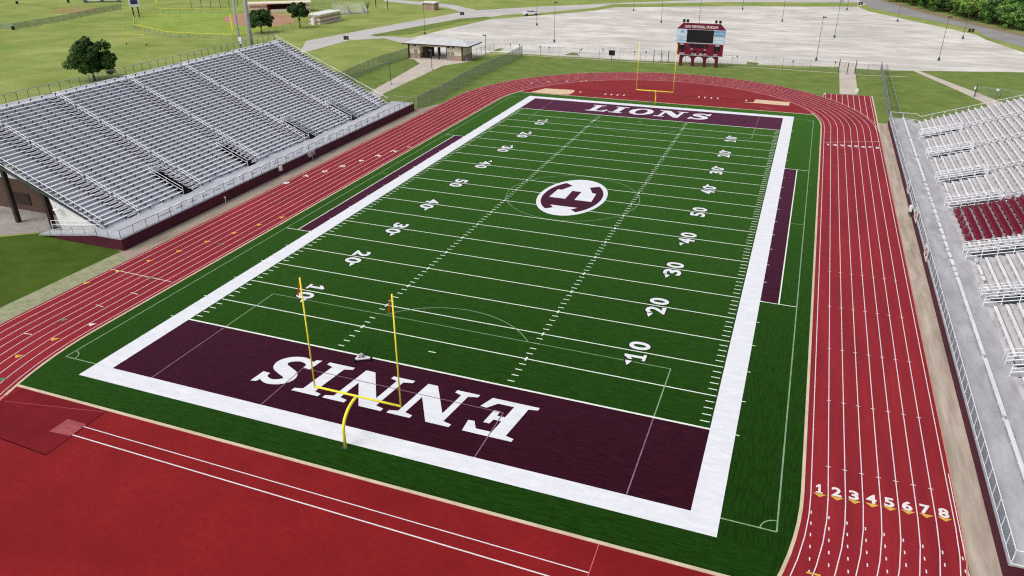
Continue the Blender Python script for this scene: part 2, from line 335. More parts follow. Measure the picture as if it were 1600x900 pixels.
sheet('gravel_strip', m_gravel, [(-43.2, -35.8), (-40.4, -37.2), (-40.4, -51), (-41.5, -66), (-44.5, -72), (-43.6, -50), (-43.4, -42)], .016, True)
sheet('dirt_strip', m_dirt, [(40.45, -62), (42.4, -62), (42.4, 57.2), (40.45, 57.2)], .010, True)

# --- track
RB, SY = 31.2, 50.5
def stadium(R, n=48, s=SY):
    a = [(R*cos(pi*k/n), s+R*sin(pi*k/n)) for k in range(n+1)]
    return a+[(-x, -y) for x, y in a]
tk = MB(); o_ = stadium(40.5); i_ = stadium(RB)
for k in range(len(o_)):
    j = (k+1) % len(o_); tk.quad((*i_[k], .030), (*o_[k], .030), (*o_[j], .030), (*i_[j], .030))
tk.poly([(40.5, 50.5), (40.5, 80.8), (31.3, 79.8), (31.3, 76.5)] + [(40.48*cos(a), 50.5+40.48*sin(a)) for a in [radians(d) for d in (38, 30, 22, 14, 7)]], .026)
tk.poly([(40.5, -50.5)] + [(40.48*cos(a), -50.5-40.48*sin(a)) for a in [radians(d) for d in (7, 14, 22, 30, 38)]] + [(31.3, -82), (40.5, -82)], .026)
track = struct(tk.build('running_track', m_track))
R0, LW = 31.62, 1.073
ln = MB()
for k in range(9): ln.pline(stadium(R0+LW*k), .062, .036, True)
ln.pline([(40.42, -82), (40.42, -45)], .06, .0365)
# chutes
for k in range(8):
    x = R0+LW*k; yt = 50.5+sqrt(max(0, 40.25**2-x*x)); ln.line((x, yt), (x, 80.2), .075, .034)
ln.line((40.2, 48), (40.2, 80.2), .075, .0362)
ln.line((31.4, 80.25), (40.5, 80.25), .06, .035)
for k in range(9):
    x = R0+LW*k; y = -52.1-.12*k
    while y > -66: ln.line((x+.06, y), (x+.06, y-.28), .075, .038); y -= 1.05
ln.line((31.8, 40.3), (40.4, 43.87), .09, .038)
ln.line((-32.0, -39.8), (-40.6, -39.6), .09, .038)
# cross ticks on the lane lines
for yy in (-13.05, -21.6, -30.1, -47.1, -38.6):
    for k in range(1, 8): ln.line((R0+LW*k-.16, yy), (R0+LW*k+.16, yy), .06, .0385)
def seg(mb, a, b, wd, z): mb.line(G(*a), G(*b), wd, z)
for a, b in (((205, 457.5), (215.5, 460.5)), ((150, 476.7), (161.2, 480)), ((37, 521), (50, 523.3))): seg(ln, a, b, .09, .039)
fd = MB()
K = 8.18
for x0, y0, x1, y1 in ((325, 520, 470, 520), (495, 588, 558, 590), (405, 640, 490, 643), (325, 700, 405, 698), (250, 712, 320, 712), (590, 655, 650, 655), (565, 532, 640, 528), (700, 515, 850, 512), (620, 425, 690, 420), (400, 412, 440, 405), (250, 575, 310, 575), (310, 630, 345, 640), (560, 720, 640, 716), (450, 840, 490, 838), (270, 705, 560, 735)):
    seg(fd, (1260+x0/K, 130+y0/K), (1260+x1/K, 130+y1/K), .07, .0405)
for u0, v0, u1, v1 in ((1288, 249, 1296, 249.3), (1304, 240, 1320, 241.5), (1300, 259, 1309, 260), (1288, 279.5, 1296, 279.8)): seg(fd, (u0, v0), (u1, v1), .08, .0405)
def child_struct(mb, name, m, parent): o = mb.build(name, m, parent); return o
child_struct(ln, 'lane_lines', m_tline, track); child_struct(fd, 'faded_lane_marks', m_tfade, track)
num = MB()
for k in range(8):      # lane numbers at the near right, read from the end of the field
    cx, cy = 32.14+LW*k, -49.7
    add_text(num, str(k+1), lambda a, b, cx=cx, cy=cy: (cx+a, cy+.05*k+b, .0395), .42 if k == 0 else .62, .92, .035)
for k in range(8):
    cx = 32.3+LW*k; cy = 39.0+.11*k
    add_text(num, str(k+1), lambda a, b, cx=cx, cy=cy: (cx+a, cy+b, .0395), .42 if k == 0 else .62, 1.0, .035)
for k, (x, y) in enumerate(((-32.04, 13.92), (-33.31, 10.91), (-34.41, 7.78), (-35.59, 4.44), (-36.8, 1.09), (-37.98, -2.02), (-39.19, -4.73), (-40.1, -8.49))):
    add_text(num, str(k+1), lambda a, b, x=x, y=y: (x-b*.9, y+a, .0395), .5 if k == 0 else .95, .95, .035)
child_struct(num, 'lane_numbers', m_tline, track)
ty = MB(); tg = MB(); tw = MB()
for k in range(8):
    cx = 32.16+LW*k; cy = -50.22+.06*k; ty.poly([(cx-.42, cy), (cx, cy-.36), (cx+.42, cy)], .0395)
def tri(mb, u, v, s=.42):
    x, y = G(u, v); mb.poly([(x-.40, y+s*.2), (x+.36, y+s*.75), (x+.12, y-s*.8)], .0395)
for q in ((365, 364.5), (323, 378), (279, 393), (232.5, 408), (184, 424.5), (134, 442.5), (84, 530.5), (28, 557)): tri(ty, *q)
for q in ((345, 382.5), (232.5, 435), (99, 500), (4.5, 593)): tri(tg, *q)
for q in ((142.5, 507.5), (908, 127), (857, 128), (830, 130), (886, 127.2), (915.5, 126), (915.5, 114.2)): tri(tw, *q, s=.4)
for q in ((440, 340), (404, 351.5)): tri(ty, *q, s=.5)
for q in ((731, 143), (752, 139), (780, 135.5)): tri(ty, *q, s=.35)
ty.line(G(1260, 895), G(1282, 900), .15, .0395)
child_struct(ty, 'yellow_marks', m_yel, track); child_struct(tg, 'green_marks', m_grn, track); child_struct(tw, 'white_marks', m_tline, track)

# --- red infield areas at both ends
YE = 59.6; XE = sqrt(RB*RB-(YE-SY)**2)
for sgn, nm in ((1, 'far'), (-1, 'near')):
    a0 = atan2(YE-SY, XE); arc = [(RB*cos(a0+(pi-2*a0)*k/40), sgn*(SY+RB*sin(a0+(pi-2*a0)*k/40))) for k in range(41)]
    d = struct(MB().poly(arc, .028).build('red_infield', m_dzone))
    if sgn < 0:
        ll = MB(); ll.line((-19.95, -61.9), (19.6, -62.12), .075, .040); ll.line((-19.9, -62.95), (19.6, -63.2), .095, .040)
        child_struct(ll, 'vault_runway_lines', m_tline, d)
        MB().poly([(-29.0, -64.9), (-19.7, -65.35), (-19.93, -59.7), (-28.9, -59.75)], .032).build('vault_pad', m_pad, d)
        MB().poly([(-21.9, -63.25), (-21.9, -61.6), (-19.97, -61.6), (-19.97, -63.1)], .0345).build('vault_box_surround', m_pinkbox, d)
        vb = MB(); vb.pline([(-19.95, -62.1), (-21.2, -62.2), (-21.35, -62.7), (-20.0, -62.85)], .05, .0385); vb.build('vault_box_outline', m_tfade, d)
        sm = MB(); sm.line((-19.72, -65.35), (-19.94, -59.7), .09, .0350); sm.line((-29.0, -64.9), (-19.7, -65.37), .09, .0350); sm.build('pad_edge', m_edge, d)
        se = MB(); se.line((19.56, -59.7), (19.62, -63.4), .06, .041); se.line((-28.7, -61.6), (-19.9, -59.9), .03, .0352); se.build('surface_seam', m_tfade, d)
        dk = MB(); dk.line((26.6, -59.8), (26.65, -64), .05, .035); dk.build('dark_seam', m_edge, d)
    else:
        sp = MB(); sp.poly([(-27.3, 60.2), (-25.5, 64.8), (-19.1, 65.3), (-18.6, 63.5), (-18.9, 60.7), (-21, 60.1)], .034)
        sp.poly([(18.26, 69.3), (24.95, 68.95), (24.9, 65.7), (18.2, 65.9), (16, 65.6), (18.1, 66.4)], .034); sp.build('sand_pit', m_sand, d)
        rl = MB()
        for a, b in (((-18.9, 65.6), (18.2, 68.3)), ((-18.4, 61.8), (18.4, 65.2))): rl.line(a, b, .16, .034)
        rl.build('runway_edges', m_edge, d)
        bd = MB()
        for u, v in ((907, 144.2), (946, 147.4), (955.5, 148), (965, 148.6), (975, 149), (1092, 152), (1101.5, 152.6), (1111.5, 153.3), (1121.5, 154), (1166, 157.2)):
            x, y = G(u, v); bd.box(x-.12, x+.12, y-.6, y+.6, .036, .05)
        bd.build('take_off_boards', m_wpaint, d)
        MB().poly([G(1185, 168), G(1200, 170.5), G(1212, 171.5), G(1201, 168.5)], .034).build('worn_patch', m_pinkbox, d)
# concrete curb round the turf and inside lane one
cb = MB(); i1 = stadium(RB-.10, 64)
n1 = len(i1)
for k in range(n1):
    j = (k+1) % n1
    if abs(i1[k][1]) <= YE+.5 or abs(i1[j][1]) <= YE+.5: 
        a, b = i1[k], i1[j]; dx, dy = b[0]-a[0], b[1]-a[1]; L = hypot(dx, dy); nx, ny = -dy/L*.11, dx/L*.11
        cb.hexa([(a[0]-nx, a[1]-ny, .0), (b[0]-nx, b[1]-ny, 0), (b[0]+nx, b[1]+ny, 0), (a[0]+nx, a[1]+ny, 0)], [(a[0]-nx, a[1]-ny, .07), (b[0]-nx, b[1]-ny, .07), (b[0]+nx, b[1]+ny, .07), (a[0]+nx, a[1]+ny, .07)])
for s_ in (1, -1): cb.box(-XE+.1, XE-.1, s_*YE-.13, s_*YE+.13, .0, .068)
struct(cb.build('turf_curb', m_curb))
cb2 = MB()
for s_ in (1, -1):
    a0 = atan2(YE-SY, XE)+.02; cb2.pline([(RB*cos(a0+(pi-2*a0)*k/60), s_*(SY+RB*sin(a0+(pi-2*a0)*k/60))) for k in range(61)], .24, .041)
struct(cb2.build('infield_curb', mat('pink_curb', lin((204, 130, 126)), lin((188, 110, 108)), .8)))
oc = MB(); oc.pline(stadium(40.56), .12, .0415, True); struct(oc.build('track_edge', mat('track_edge_tan', lin((196, 150, 130)), lin((180, 130, 116)), .8)))
oc = MB(); oc.line((40.62, 50), (40.62, 81), .25, .045); oc.line((31.2, 78), (31.5, 80.7), .25, .045); struct(oc.build('chute_edge', m_curb))

# --- artificial turf
tp = [(31.0, -SY)]; a1 = atan2(YE-SY, XE)
arc = [(31.0*cos(a1*k/8), SY+31.0*sin(a1*k/8)) for k in range(9)]
pts = [(x, y) for x, y in arc]+[(-x, y) for x, y in reversed(arc)]+[(-x, -y) for x, y in arc]+[(x, -y) for x, y in reversed(arc)]
W, H = 24.384, 54.864; WB, HB = 26.25, 56.65
turf = struct(MB().poly(pts, .050).build('turf_field', m_turf2))
MB().poly([(-W, -45.8), (W, -45.8), (W, 45.8), (-W, 45.8)], .054).build('playing_field', m_turf, turf)
eg = MB()
for s_ in (1, -1): eg.poly([(-29.6, s_*HB), (29.6, s_*HB), (29.6, s_*59.3), (-29.6, s_*59.3)], .054)
eg.build('end_turf', m_turf, turf)
for s_ in (1, -1):
    MB().poly([(-W, s_*45.72), (W, s_*45.72), (W, s_*H), (-W, s_*H)], .056).build('end_zone', m_maroon, turf)
bd = MB()
bd.quad((-WB, -HB, .058), (WB, -HB, .058), (WB, -H, .058), (-WB, -H, .058)).quad((-WB, H, .058), (WB, H, .058), (WB, HB, .058), (-WB, HB, .058))
bd.quad((-WB, -H, .058), (-W, -H, .058), (-W, H, .058), (-WB, H, .058)).quad((W, -H, .058), (WB, -H, .058), (WB, H, .058), (W, H, .058))
bd.build('white_border', m_white, turf)
for s_ in (1, -1):
    MB().quad((s_*WB, -22.9, .058), (s_*27.95, -22.9, .058), (s_*27.95, 22.9, .058), (s_*WB, 22.9, .058)).build('team_area', m_maroon, turf)
yl = MB(); Y5 = 4.572
for k in range(-9, 10): yl.line((-W+.1, k*Y5), (W-.1, k*Y5), .125, .060)
for s_ in (1, -1): yl.line((-W, s_*45.68), (W, s_*45.68), .2, .0602)
for k in range(-49, 50):
    y = k*.9144
    for s_ in (1, -1):
        if k % 5: 
            yl.line((s_*8.13-.3, y), (s_*8.13+.3, y), .115, .060); yl.line((s_*(W-.15), y), (s_*(W-.85), y), .115, .060)
        else:
            yl.line((s_*8.13, y-.3), (s_*8.13, y+.3), .15, .0606)
for s_ in (1, -1):
    yl.line((-.35, s_*42.98), (.35, s_*42.98), .12, .060)
    for k in range(-10, 11): yl.line((s_*WB, k*Y5), (s_*(WB+.28), k*Y5), .1, .0604)
    yl.line((s_*28.02, -22.95), (s_*28.02, 22.95), .13, .0604)
    for q in (1, -1): yl.line((s_*WB, q*22.95), (s_*29.75, q*22.95), .11, .0606)
yl.build('yard_lines', m_line, turf)
sc = MB(); sm_ = MB()
for s_ in (1, -1):
    sc.line((s_*29.7, -H), (s_*29.7, H), .11, .0608)
    sc.line((s_*28.1, 0), (s_*29.7, 0), .09, .0608)
    for q in (1, -1):
        sc.line((s_*WB, q*H), (s_*29.7, q*H), .11, .0612)
        sc.pline([(s_*29.7-s_*cos(a)*1.0, q*H-q*sin(a)*1.0) for a in [pi/2*k/10 for k in range(11)]], .09, .0614)
        sc.line((s_*20.15, q*45.6), (s_*20.15, q*38.4), .10, .0608); sm_.line((s_*20.15, q*H), (s_*20.15, q*45.8), .10, .0660)
        sm_.line((s_*9.15, q*H), (s_*9.15, q*49.2), .09, .0660)
for q in (1, -1):
    sc.line((-20.15, q*38.4), (20.15, q*38.4), .09, .0612); sm_.line((-9.15, q*49.2), (9.15, q*49.2), .08, .0663)
    a0 = math.acos((43.9-38.4)/9.15)
    sc.pline([(9.15*sin(-a0+2*a0*k/30), q*(43.9-9.15*cos(-a0+2*a0*k/30))) for k in range(31)], .09, .0616)
sc.pline([(9.0*cos(2*pi*k/64), 9.0*sin(2*pi*k/64)) for k in range(64)], .09, .0608, True)
sc.build('soccer_lines', m_soccer, turf); sm_.build('end_zone_soccer_lines', mat('maroon_line_faded', lin((140, 112, 128)), lin((120, 86, 104)), 1.5, spec=.05), turf)

# --- slab letters
LT = {
 'E': [(0, 0), (3.95, 0), (4.3, 1.35), (3.75, 1.4), (3.2, .58), (1.85, .58), (1.85, 2.08), (2.5, 2.08), (2.55, 1.5), (3.05, 1.5), (3.05, 3.2), (2.55, 3.2), (2.5, 2.64), (1.85, 2.64), (1.85, 4.12), (3.15, 4.12), (3.7, 3.3), (4.2, 3.35), (3.95, 4.7), (0, 4.7), (0, 4.34), (.7, 4.18), (.7, .5), (0, .36)],
 'N': [(0, 0), (2.0, 0), (2.0, .36), (1.36, .54), (1.36, 3.3), (3.75, 0), (4.62, 0), (4.62, 4.16), (5.3, 4.34), (5.3, 4.7), (3.3, 4.7), (3.3, 4.34), (4.02, 4.16), (4.02, 1.85), (1.95, 4.7), (0, 4.7), (0, 4.34), (.76, 4.16), (.76, .54), (0, .36)],
 'I': [(0, 0), (2.5, 0), (2.5, .36), (1.82, .54), (1.82, 4.16), (2.5, 4.34), (2.5, 4.7), (0, 4.7), (0, 4.34), (.68, 4.16), (.68, .54), (0, .36)],
 'L': [(0, 0), (3.75, 0), (4.15, 1.6), (3.6, 1.65), (3.0, .58), (1.85, .58), (1.85, 4.16), (2.55, 4.34), (2.55, 4.7), (0, 4.7), (0, 4.34), (.68, 4.16), (.68, .54), (0, .36)],
}
def letter(mb, ch, fn, sx=1.0):
    def T(x, y): return fn(x*sx+.13*y, y)
    if ch in LT:
        i = len(mb.v); mb.v += [T(*q) for q in LT[ch]]; mb.f.append(tuple(range(i, i+len(LT[ch]))))
    elif ch == 'O':
        n = 48
        for k in range(n):
            a, b = 2*pi*k/n, 2*pi*(k+1)/n
            mb.quad(T(2.2+1.05*cos(a), 2.35+1.8*sin(a)), T(2.2+2.25*cos(a), 2.35+2.45*sin(a)), T(2.2+2.25*cos(b), 2.35+2.45*sin(b)), T(2.2+1.05*cos(b), 2.35+1.8*sin(b)))
    elif ch == 'S':
        cp = [(3.05, 3.35), (2.75, 3.95), (1.9, 4.25), (1.05, 3.95), (.75, 3.4), (1.05, 2.85), (1.9, 2.45), (2.75, 2.0), (3.05, 1.35), (2.65, .72), (1.75, .42), (.85, .72), (.5, 1.35)]
        wd = [.45, .6, .7, .85, 1.0, 1.15, 1.2, 1.15, 1.0, .85, .7, .6, .5]
        L_, R_ = [], []
        fine = []
        for k in range(len(cp)-1):
            p0, p1, p2, p3 = cp[max(k-1, 0)], cp[k], cp[k+1], cp[min(k+2, len(cp)-1)]
            for s_ in range(5):
                t = s_/5; fine.append(tuple(.5*((2*p1[i])+(-p0[i]+p2[i])*t+(2*p0[i]-5*p1[i]+4*p2[i]-p3[i])*t*t+(-p0[i]+3*p1[i]-3*p2[i]+p3[i])*t**3) for i in (0, 1))+(wd[k]+(wd[k+1]-wd[k])*t,))
        fine.append((*cp[-1], wd[-1]))
        for k, (x, y, w_) in enumerate(fine):
            a, b = fine[max(k-1, 0)], fine[min(k+1, len(fine)-1)]; dx, dy = b[0]-a[0], b[1]-a[1]; l = hypot(dx, dy)
            L_.append((x-dy/l*w_/2, y+dx/l*w_/2)); R_.append((x+dy/l*w_/2, y-dx/l*w_/2))
        for k in range(len(fine)-1): mb.quad(T(*R_[k]), T(*R_[k+1]), T(*L_[k+1]), T(*L_[k]))
        up = lambda q: (q[0], q[1], q[2]+.0015)
        mb.poly([up(T(2.75, 3.2)), up(T(3.5, 3.15)), up(T(3.45, 4.7)), up(T(2.95, 4.6))]); mb.poly([up(T(.1, 0)), up(T(.6, .1)), up(T(.9, 1.45)), up(T(.15, 1.55))])
le = MB()
for ch, x0, sx in (('E', 11.6, 1), ('N', 6.55, 1.0), ('N', .72, 1.0), ('I', -5.0, 1), ('S', -8.15, .98)):
    letter(le, ch, lambda a, b, x0=x0: (x0-a, -47.62-b, .0640), sx)
le.build('end_zone_lettering', m_white, turf)
le = MB()
for ch, x0, sx in (('L', -12.0, 1), ('I', -7.4, 1.05), ('O', -3.9, 1), ('N', 1.3, 1.0), ('S', 7.6, .98)):
    letter(le, ch, lambda a, b, x0=x0: (x0+a, 48.35+b*1.05, .0640), sx)
le.build('end_zone_lettering', m_white, turf)
# --- midfield emblem
lg = MB(); lg.poly([(4.55*cos(2*pi*k/64), 7.4*sin(2*pi*k/64)) for k in range(64)], .0650); lg.build('midfield_disc', m_white, turf)
ea, eb = 3.98, 6.5
def earc(x0, y0, x1, y1, n=20):
    a, b = atan2(y0/eb, x0/ea), atan2(y1/eb, x1/ea)
    if x0 < 0 and b < a: b += 2*pi
    return [(ea*cos(a+(b-a)*k/n), eb*sin(a+(b-a)*k/n)) for k in range(n+1)]
pL = earc(-2.45, 5.3, -2.1, -5.7)            # left bow
pR = [(-x, y) for x, y in reversed(pL)]
E_ = pL+[(-1.2, -4.85), (-1.85, -3.95), (1.85, -3.95), (1.2, -4.85)]+pR+[(1.25, 4.35), (2.2, 2.2), (2.75, 2.2), (2.95, -1.15), (.62, -1.15), (.62, 2.25), (-.68, 2.25), (-.68, -1.15), (-2.95, -1.15), (-2.75, 2.2), (-2.2, 2.2), (-1.25, 4.35)]
MB().poly(E_, .0690).build('midfield_letter', m_maroon, turf)
# --- yard numbers
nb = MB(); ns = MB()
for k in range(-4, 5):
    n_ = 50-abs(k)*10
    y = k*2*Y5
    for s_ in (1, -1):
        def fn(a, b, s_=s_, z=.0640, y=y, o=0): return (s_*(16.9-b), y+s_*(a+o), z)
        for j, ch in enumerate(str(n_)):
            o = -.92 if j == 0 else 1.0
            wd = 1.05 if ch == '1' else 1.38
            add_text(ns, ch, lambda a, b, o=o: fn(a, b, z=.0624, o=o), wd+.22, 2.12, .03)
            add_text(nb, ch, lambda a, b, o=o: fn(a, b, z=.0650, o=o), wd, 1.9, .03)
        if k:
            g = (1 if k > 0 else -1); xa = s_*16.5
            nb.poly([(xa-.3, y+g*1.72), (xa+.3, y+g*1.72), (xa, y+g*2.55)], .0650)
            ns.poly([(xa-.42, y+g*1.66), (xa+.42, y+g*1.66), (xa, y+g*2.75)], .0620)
ns.build('yard_number_outline', mat('number_outline', lin((46, 34, 34)), lin((36, 26, 28)), 2, spec=.02), turf); nb.build('yard_numbers', m_white, turf)  # dark painted outline beneath the white digits and arrows

# ============================================================ GRANDSTANDS
def sub_iv(iv, cuts):
    out = [iv]
    for a, b in cuts:
        nx = []
        for p, q in out:
            if b <= p or a >= q: nx.append((p, q)); continue
            if a > p: nx.append((p, a))
            if b < q: nx.append((b, q))
        out = nx
    return [(p, q) for p, q in out if q-p > .15]
def rail(mb, pts, h, step, r=.025, mids=(.5,), rp=None):
    """posts and rails along a 3d path"""
    for k in range(len(pts)-1):
        a, b = Vector(pts[k]), Vector(pts[k+1]); L = (b-a).length; n = max(1, round(L/step))
        for j in range(n+1):
            q = a+(b-a)*(j/n); mb.tube([q, q+Vector((0, 0, h))], rp or r, 5)
        for m_ in (1.0,)+tuple(mids): mb.tube([a+Vector((0, 0, h*m_)), b+Vector((0, 0, h*m_))], r, 5)

# ---- big stand on the left
LS = empty('grandstand', (-57, 0, 0), 'tall aluminium grandstand of bare benches with a maroon front wall, left of the track', 'grandstand')
XW, ZW, PX, PZ, NR, X0 = -43.0, 1.45, .65, .30, 36, -47.0
Y0, Y1 = -33.5, 34.35; YW0, YW1 = -35.3, 36.9
AIS = (-28.4, -17.45, -4.9, 6.75, 19.85, 30.7); AW = 1.45
VOM = ((-20.6, -18.95, -17.45), (-7.5, -5.75, -4.9), (8.0, 9.75, 11.0), (21.1, 22.95, 24.2))   # opening from, to, steps to
VR = 8
fw = MB(); fw.box(XW-.18, XW, YW0, YW1, 0, ZW-.06); fw.box(X0-.2, XW-.18, YW0, YW0+.16, 0, ZW-.06); fw.box(X0-.3, XW-.18, YW1-.16, YW1, 0, ZW-.06)
fw.build('front_wall', m_mwall, LS)
wk = MB(); wk.box(X0, XW+.06, YW0-.05, YW1+.05, ZW-.06, ZW); wk.box(X0-.9, X0-.003, YW0-.05, Y0-.003, ZW-.06, ZW); wk.box(X0-.9, X0-.003, Y1+.003, YW1+.05, ZW-.06, ZW)
wk.build('walkway', m_walk, LS)
dk = MB(); rs = MB()
for i in range(NR):
    xa = X0-PX*i; z = ZW+PZ*i
    cuts = [(a, b) for a, b, c in VOM] if i < VR else []
    for a, b in sub_iv((Y0, Y1), cuts):
        dk.box(xa-PX+.02, xa-(0 if i else .003), a, b, z-.05, z)
        if i: rs.box(xa, xa+.02, a, b, z-PZ, z-.005)
xb = X0-PX*NR; zb = ZW+PZ*(NR-1)
dk.box(xb-1.3, xb+.02, Y0, Y1, zb-.05, zb+.004)
dk.build('deck', m_alu, LS); rs.build('riser', m_alud, LS)
acuts = [(a-AW, a) for a in AIS[:4]]+[(a-AW, a) for a in AIS[4:]]
for i in range(NR):
    xs = X0-.40-PX*i; z = ZW+PZ*i
    cuts = list(acuts)
    if i < VR: cuts += [(a-.12, c) for a, b, c in VOM]
    if i == 0: cuts += [(a+2.4, a+4.0) for a in AIS[:5]]+[(a+5.4, a+6.3) for a in AIS[3:5]]+[(31.2, 34.4)]
    b = MB(); f_ = MB()
    for p, q in sub_iv((Y0+.05, Y1-.05), cuts):
        b.box(xs-.105, xs+.105, p, q, z+.40, z+.45)
        n = max(2, int((q-p)/1.83)+1)
        for k in range(n):
            y = p+.35+(q-p-.7)*k/(n-1)
            f_.box(xs-.06, xs+.06, y-.025, y+.025, z+.003, z+.40); f_.box(xs+.075, xs+.11, y-.09, y+.09, z+.20, z+.397)
    o = b.build('bench_row', m_seat, LS); f_.build('bench_brackets', m_dsteel, o)
for a in AIS:
    st = MB(); sd = MB()
    for i in range(NR-1):
        z = ZW+PZ*i; xa = X0-PX*i
        st.box(xa-PX, xa-PX+.30, a-AW+.1, a-.12, z+.13, z+.19); sd.box(xa-PX+.30, xa-PX+.33, a-AW+.1, a-.12, z+.002, z+.17)
    o = st.build('aisle_stair', m_alu, LS); sd.build('step_shade', m_black, o)  # black strip on each half-step: the step's shadow put in as colour
for a, b, c in VOM:
    st = MB(); sd = MB()
    for i in range(VR-1):
        z = ZW+PZ*i; xa = X0-PX*i; y1 = c-AW+.06 if c < 0 else c-.05
        if y1-b > .4: st.box(xa-PX, xa-PX+.33, b+.12, y1, z+.10, z+.149); sd.box(xa-PX+.33, xa-PX+.35, b+.12, y1, z+.002, z+.148)
    if st.v: o = st.build('side_stair', m_sidestair, LS); sd.build('step_shade', m_black, o)  # black strips paint in the shadow of these steps too
for a in AIS:
    hr = MB(); i = 0
    while i < NR-1:
        j = min(i+6, NR-1)
        p = Vector((X0-PX*i-.1, a-.04, ZW+PZ*i)); q = Vector((X0-PX*(j-.9)-.1, a-.04, ZW+PZ*(j-.9)))
        for h in (.95, .55): hr.tube([p+Vector((0, 0, h)), q+Vector((0, 0, h))], .042, 5)
        for t in (0, .5, 1): hr.tube([p+(q-p)*t, p+(q-p)*t+Vector((0, 0, .95))], .026, 5)
        i = j
    hr.build('handrail', m_galvl, LS)
for a, b, c in VOM:                            # stair openings with their rails and descending steps
    xt = X0-PX*VR; zt = ZW+PZ*VR; v = MB()
    for s_ in (a-.04, b+.04):
        rail(v, [(X0-.2, s_, ZW), (xt, s_, zt-PZ)], 1.0, 2.7, .034 if s_ < a else .024, (.55,) if s_ < a else ())
    rail(v, [(xt-.1, a, zt), (xt-.1, b, zt)], 1.0, .6, .028, (.3, .6))
    v.build('vomitory_rail', m_galvl, LS)
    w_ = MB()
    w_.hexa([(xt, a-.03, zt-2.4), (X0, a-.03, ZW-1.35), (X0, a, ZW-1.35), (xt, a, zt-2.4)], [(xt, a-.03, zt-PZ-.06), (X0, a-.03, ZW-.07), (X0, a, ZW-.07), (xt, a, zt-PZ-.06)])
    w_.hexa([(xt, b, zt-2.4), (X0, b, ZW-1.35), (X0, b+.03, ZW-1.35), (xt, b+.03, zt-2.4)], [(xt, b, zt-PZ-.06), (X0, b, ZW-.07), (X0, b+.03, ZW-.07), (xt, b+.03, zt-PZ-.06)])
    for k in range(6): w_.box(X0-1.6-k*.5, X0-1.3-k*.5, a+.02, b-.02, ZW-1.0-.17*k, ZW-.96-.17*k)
    w_.build('stairwell', m_black, LS)  # walls and steps coloured black to paint in the opening's shade
gr = MB(); rail(gr, [(XW+.02, YW0, ZW), (XW+.02, YW1, ZW)], 1.07, 1.95, .032, (.06,)); gr.build('front_rail', m_dsteel, LS)
gr = MB(); rail(gr, [(XW, YW0, ZW), (-46.6, YW0, ZW), (-56.0, YW0, .25)], 1.07, 1.8, .034, (.06,)); gr.build('ramp_rail', m_galv, LS)
gr = MB(); rail(gr, [(-47.6, YW0+1.55, ZW), (-55.6, YW0+1.55, .4)], 1.07, 2.0, .034, (.55,)); gr.build('ramp_rail', m_galvl, LS)
gr = MB(); rail(gr, [(XW, YW1, ZW), (X0-.5, YW1, ZW)], 1.07, 1.6, .032, (.06,)); gr.build('walkway_end_rail', m_galv, LS)
for y, s_ in ((Y0, -1), (Y1, 1)):
    gr = MB(); p, q = Vector((X0-.2, y+s_*.06, ZW)), Vector((xb-1.25, y+s_*.06, zb))
    for h in (1.15, .14): gr.tube([p+Vector((0, 0, h)), q+Vector((0, 0, h))], .045, 6)
    o = gr.build('end_rail', m_galvl, LS); gr = MB()
    for k in range(15): e = p+(q-p)*(k/14); gr.tube([e, e+Vector((0, 0, 1.15))], .036, 5)
    gr.build('end_rail_posts', m_dsteel, o)
gr = MB(); p, q = Vector((xb-1.28, Y0, zb)), Vector((xb-1.28, Y1, zb))
for h in (1.35, .1): gr.tube([p+Vector((0, 0, h)), q+Vector((0, 0, h))], .045, 6)
o = gr.build('back_rail', m_galv, LS); gr = MB()
for k in range(41): e = p+(q-p)*(k/40); gr.tube([e, e+Vector((0, 0, 1.35))], .04, 5)
gr.build('back_rail_posts', m_dsteel, o)
gf = MB()
gf.fabric([(XW+.02, YW0), (XW+.02, YW1)], [ZW+.05]*2, 1.0)
gf.fabric([(xb-1.28, Y0), (xb-1.28, Y1)], [zb+.05]*2, 1.2)
for y, s_ in ((Y0, -1), (Y1, 1)): gf.fabric([(X0-.2, y+s_*.06), (xb-1.25, y+s_*.06)], [ZW+.08, zb+.08], 1.05)
gf.fabric([(-46.6, YW0), (-56, YW0)], [ZW+.05, .3], 1.0)
gf.build('rail_mesh', m_link, LS)
for k in range(13):
    sg = MB(); y = Y0+.06+k*(Y1-Y0-.12)/12
    sg.hexa([(X0+.3, y-.09, ZW-.55), (X0+.3, y+.09, ZW-.55), (xb-1.2, y+.09, zb-.85), (xb-1.2, y-.09, zb-.85)], [(X0+.3, y-.09, ZW-.32), (X0+.3, y+.09, ZW-.32), (xb-1.2, y+.09, zb-.42), (xb-1.2, y-.09, zb-.42)])
    sg.build('sloping_beam', m_dsteel, LS)
rm = MB(); rm.hexa([(-46.9, YW0, ZW-.12), (-46.9, YW0+1.5, ZW-.12), (-56.2, YW0+1.5, .05), (-56.2, YW0, .05)], [(-46.9, YW0, ZW-.005), (-46.9, YW0+1.5, ZW-.005), (-56.2, YW0+1.5, .16), (-56.2, YW0, .16)])
rm.build('ramp', m_walk, LS)
rw = MB(); rw.prism_y([(-46.9, 0), (-46.9, ZW-.13), (-53.5, .45), (-53.5, 0)], YW0+.03, YW0+.12); rw.build('ramp_skirt', m_mwall, LS)
for y in (-32.9, -20, -8, 4, 16, 28):
    for x in (-56.6, -62.5, -69.0):
        cl = MB(); zt = ZW+(X0-x)/PX*PZ-.75; cl.box(x-.24, x+.24, y-.24, y+.24, .0, zt); cl.build('column', m_dbrown, LS)
sk = MB(); sk.prism_y([(-48.2, .45), (-48.2, ZW+.1), (-55.4, ZW+(55.4-47)/PX*PZ-.62), (-54.7, 1.0), (-54.5, .35)], -33.38, -33.26)
sk.build('end_panel', m_wpaint, LS)
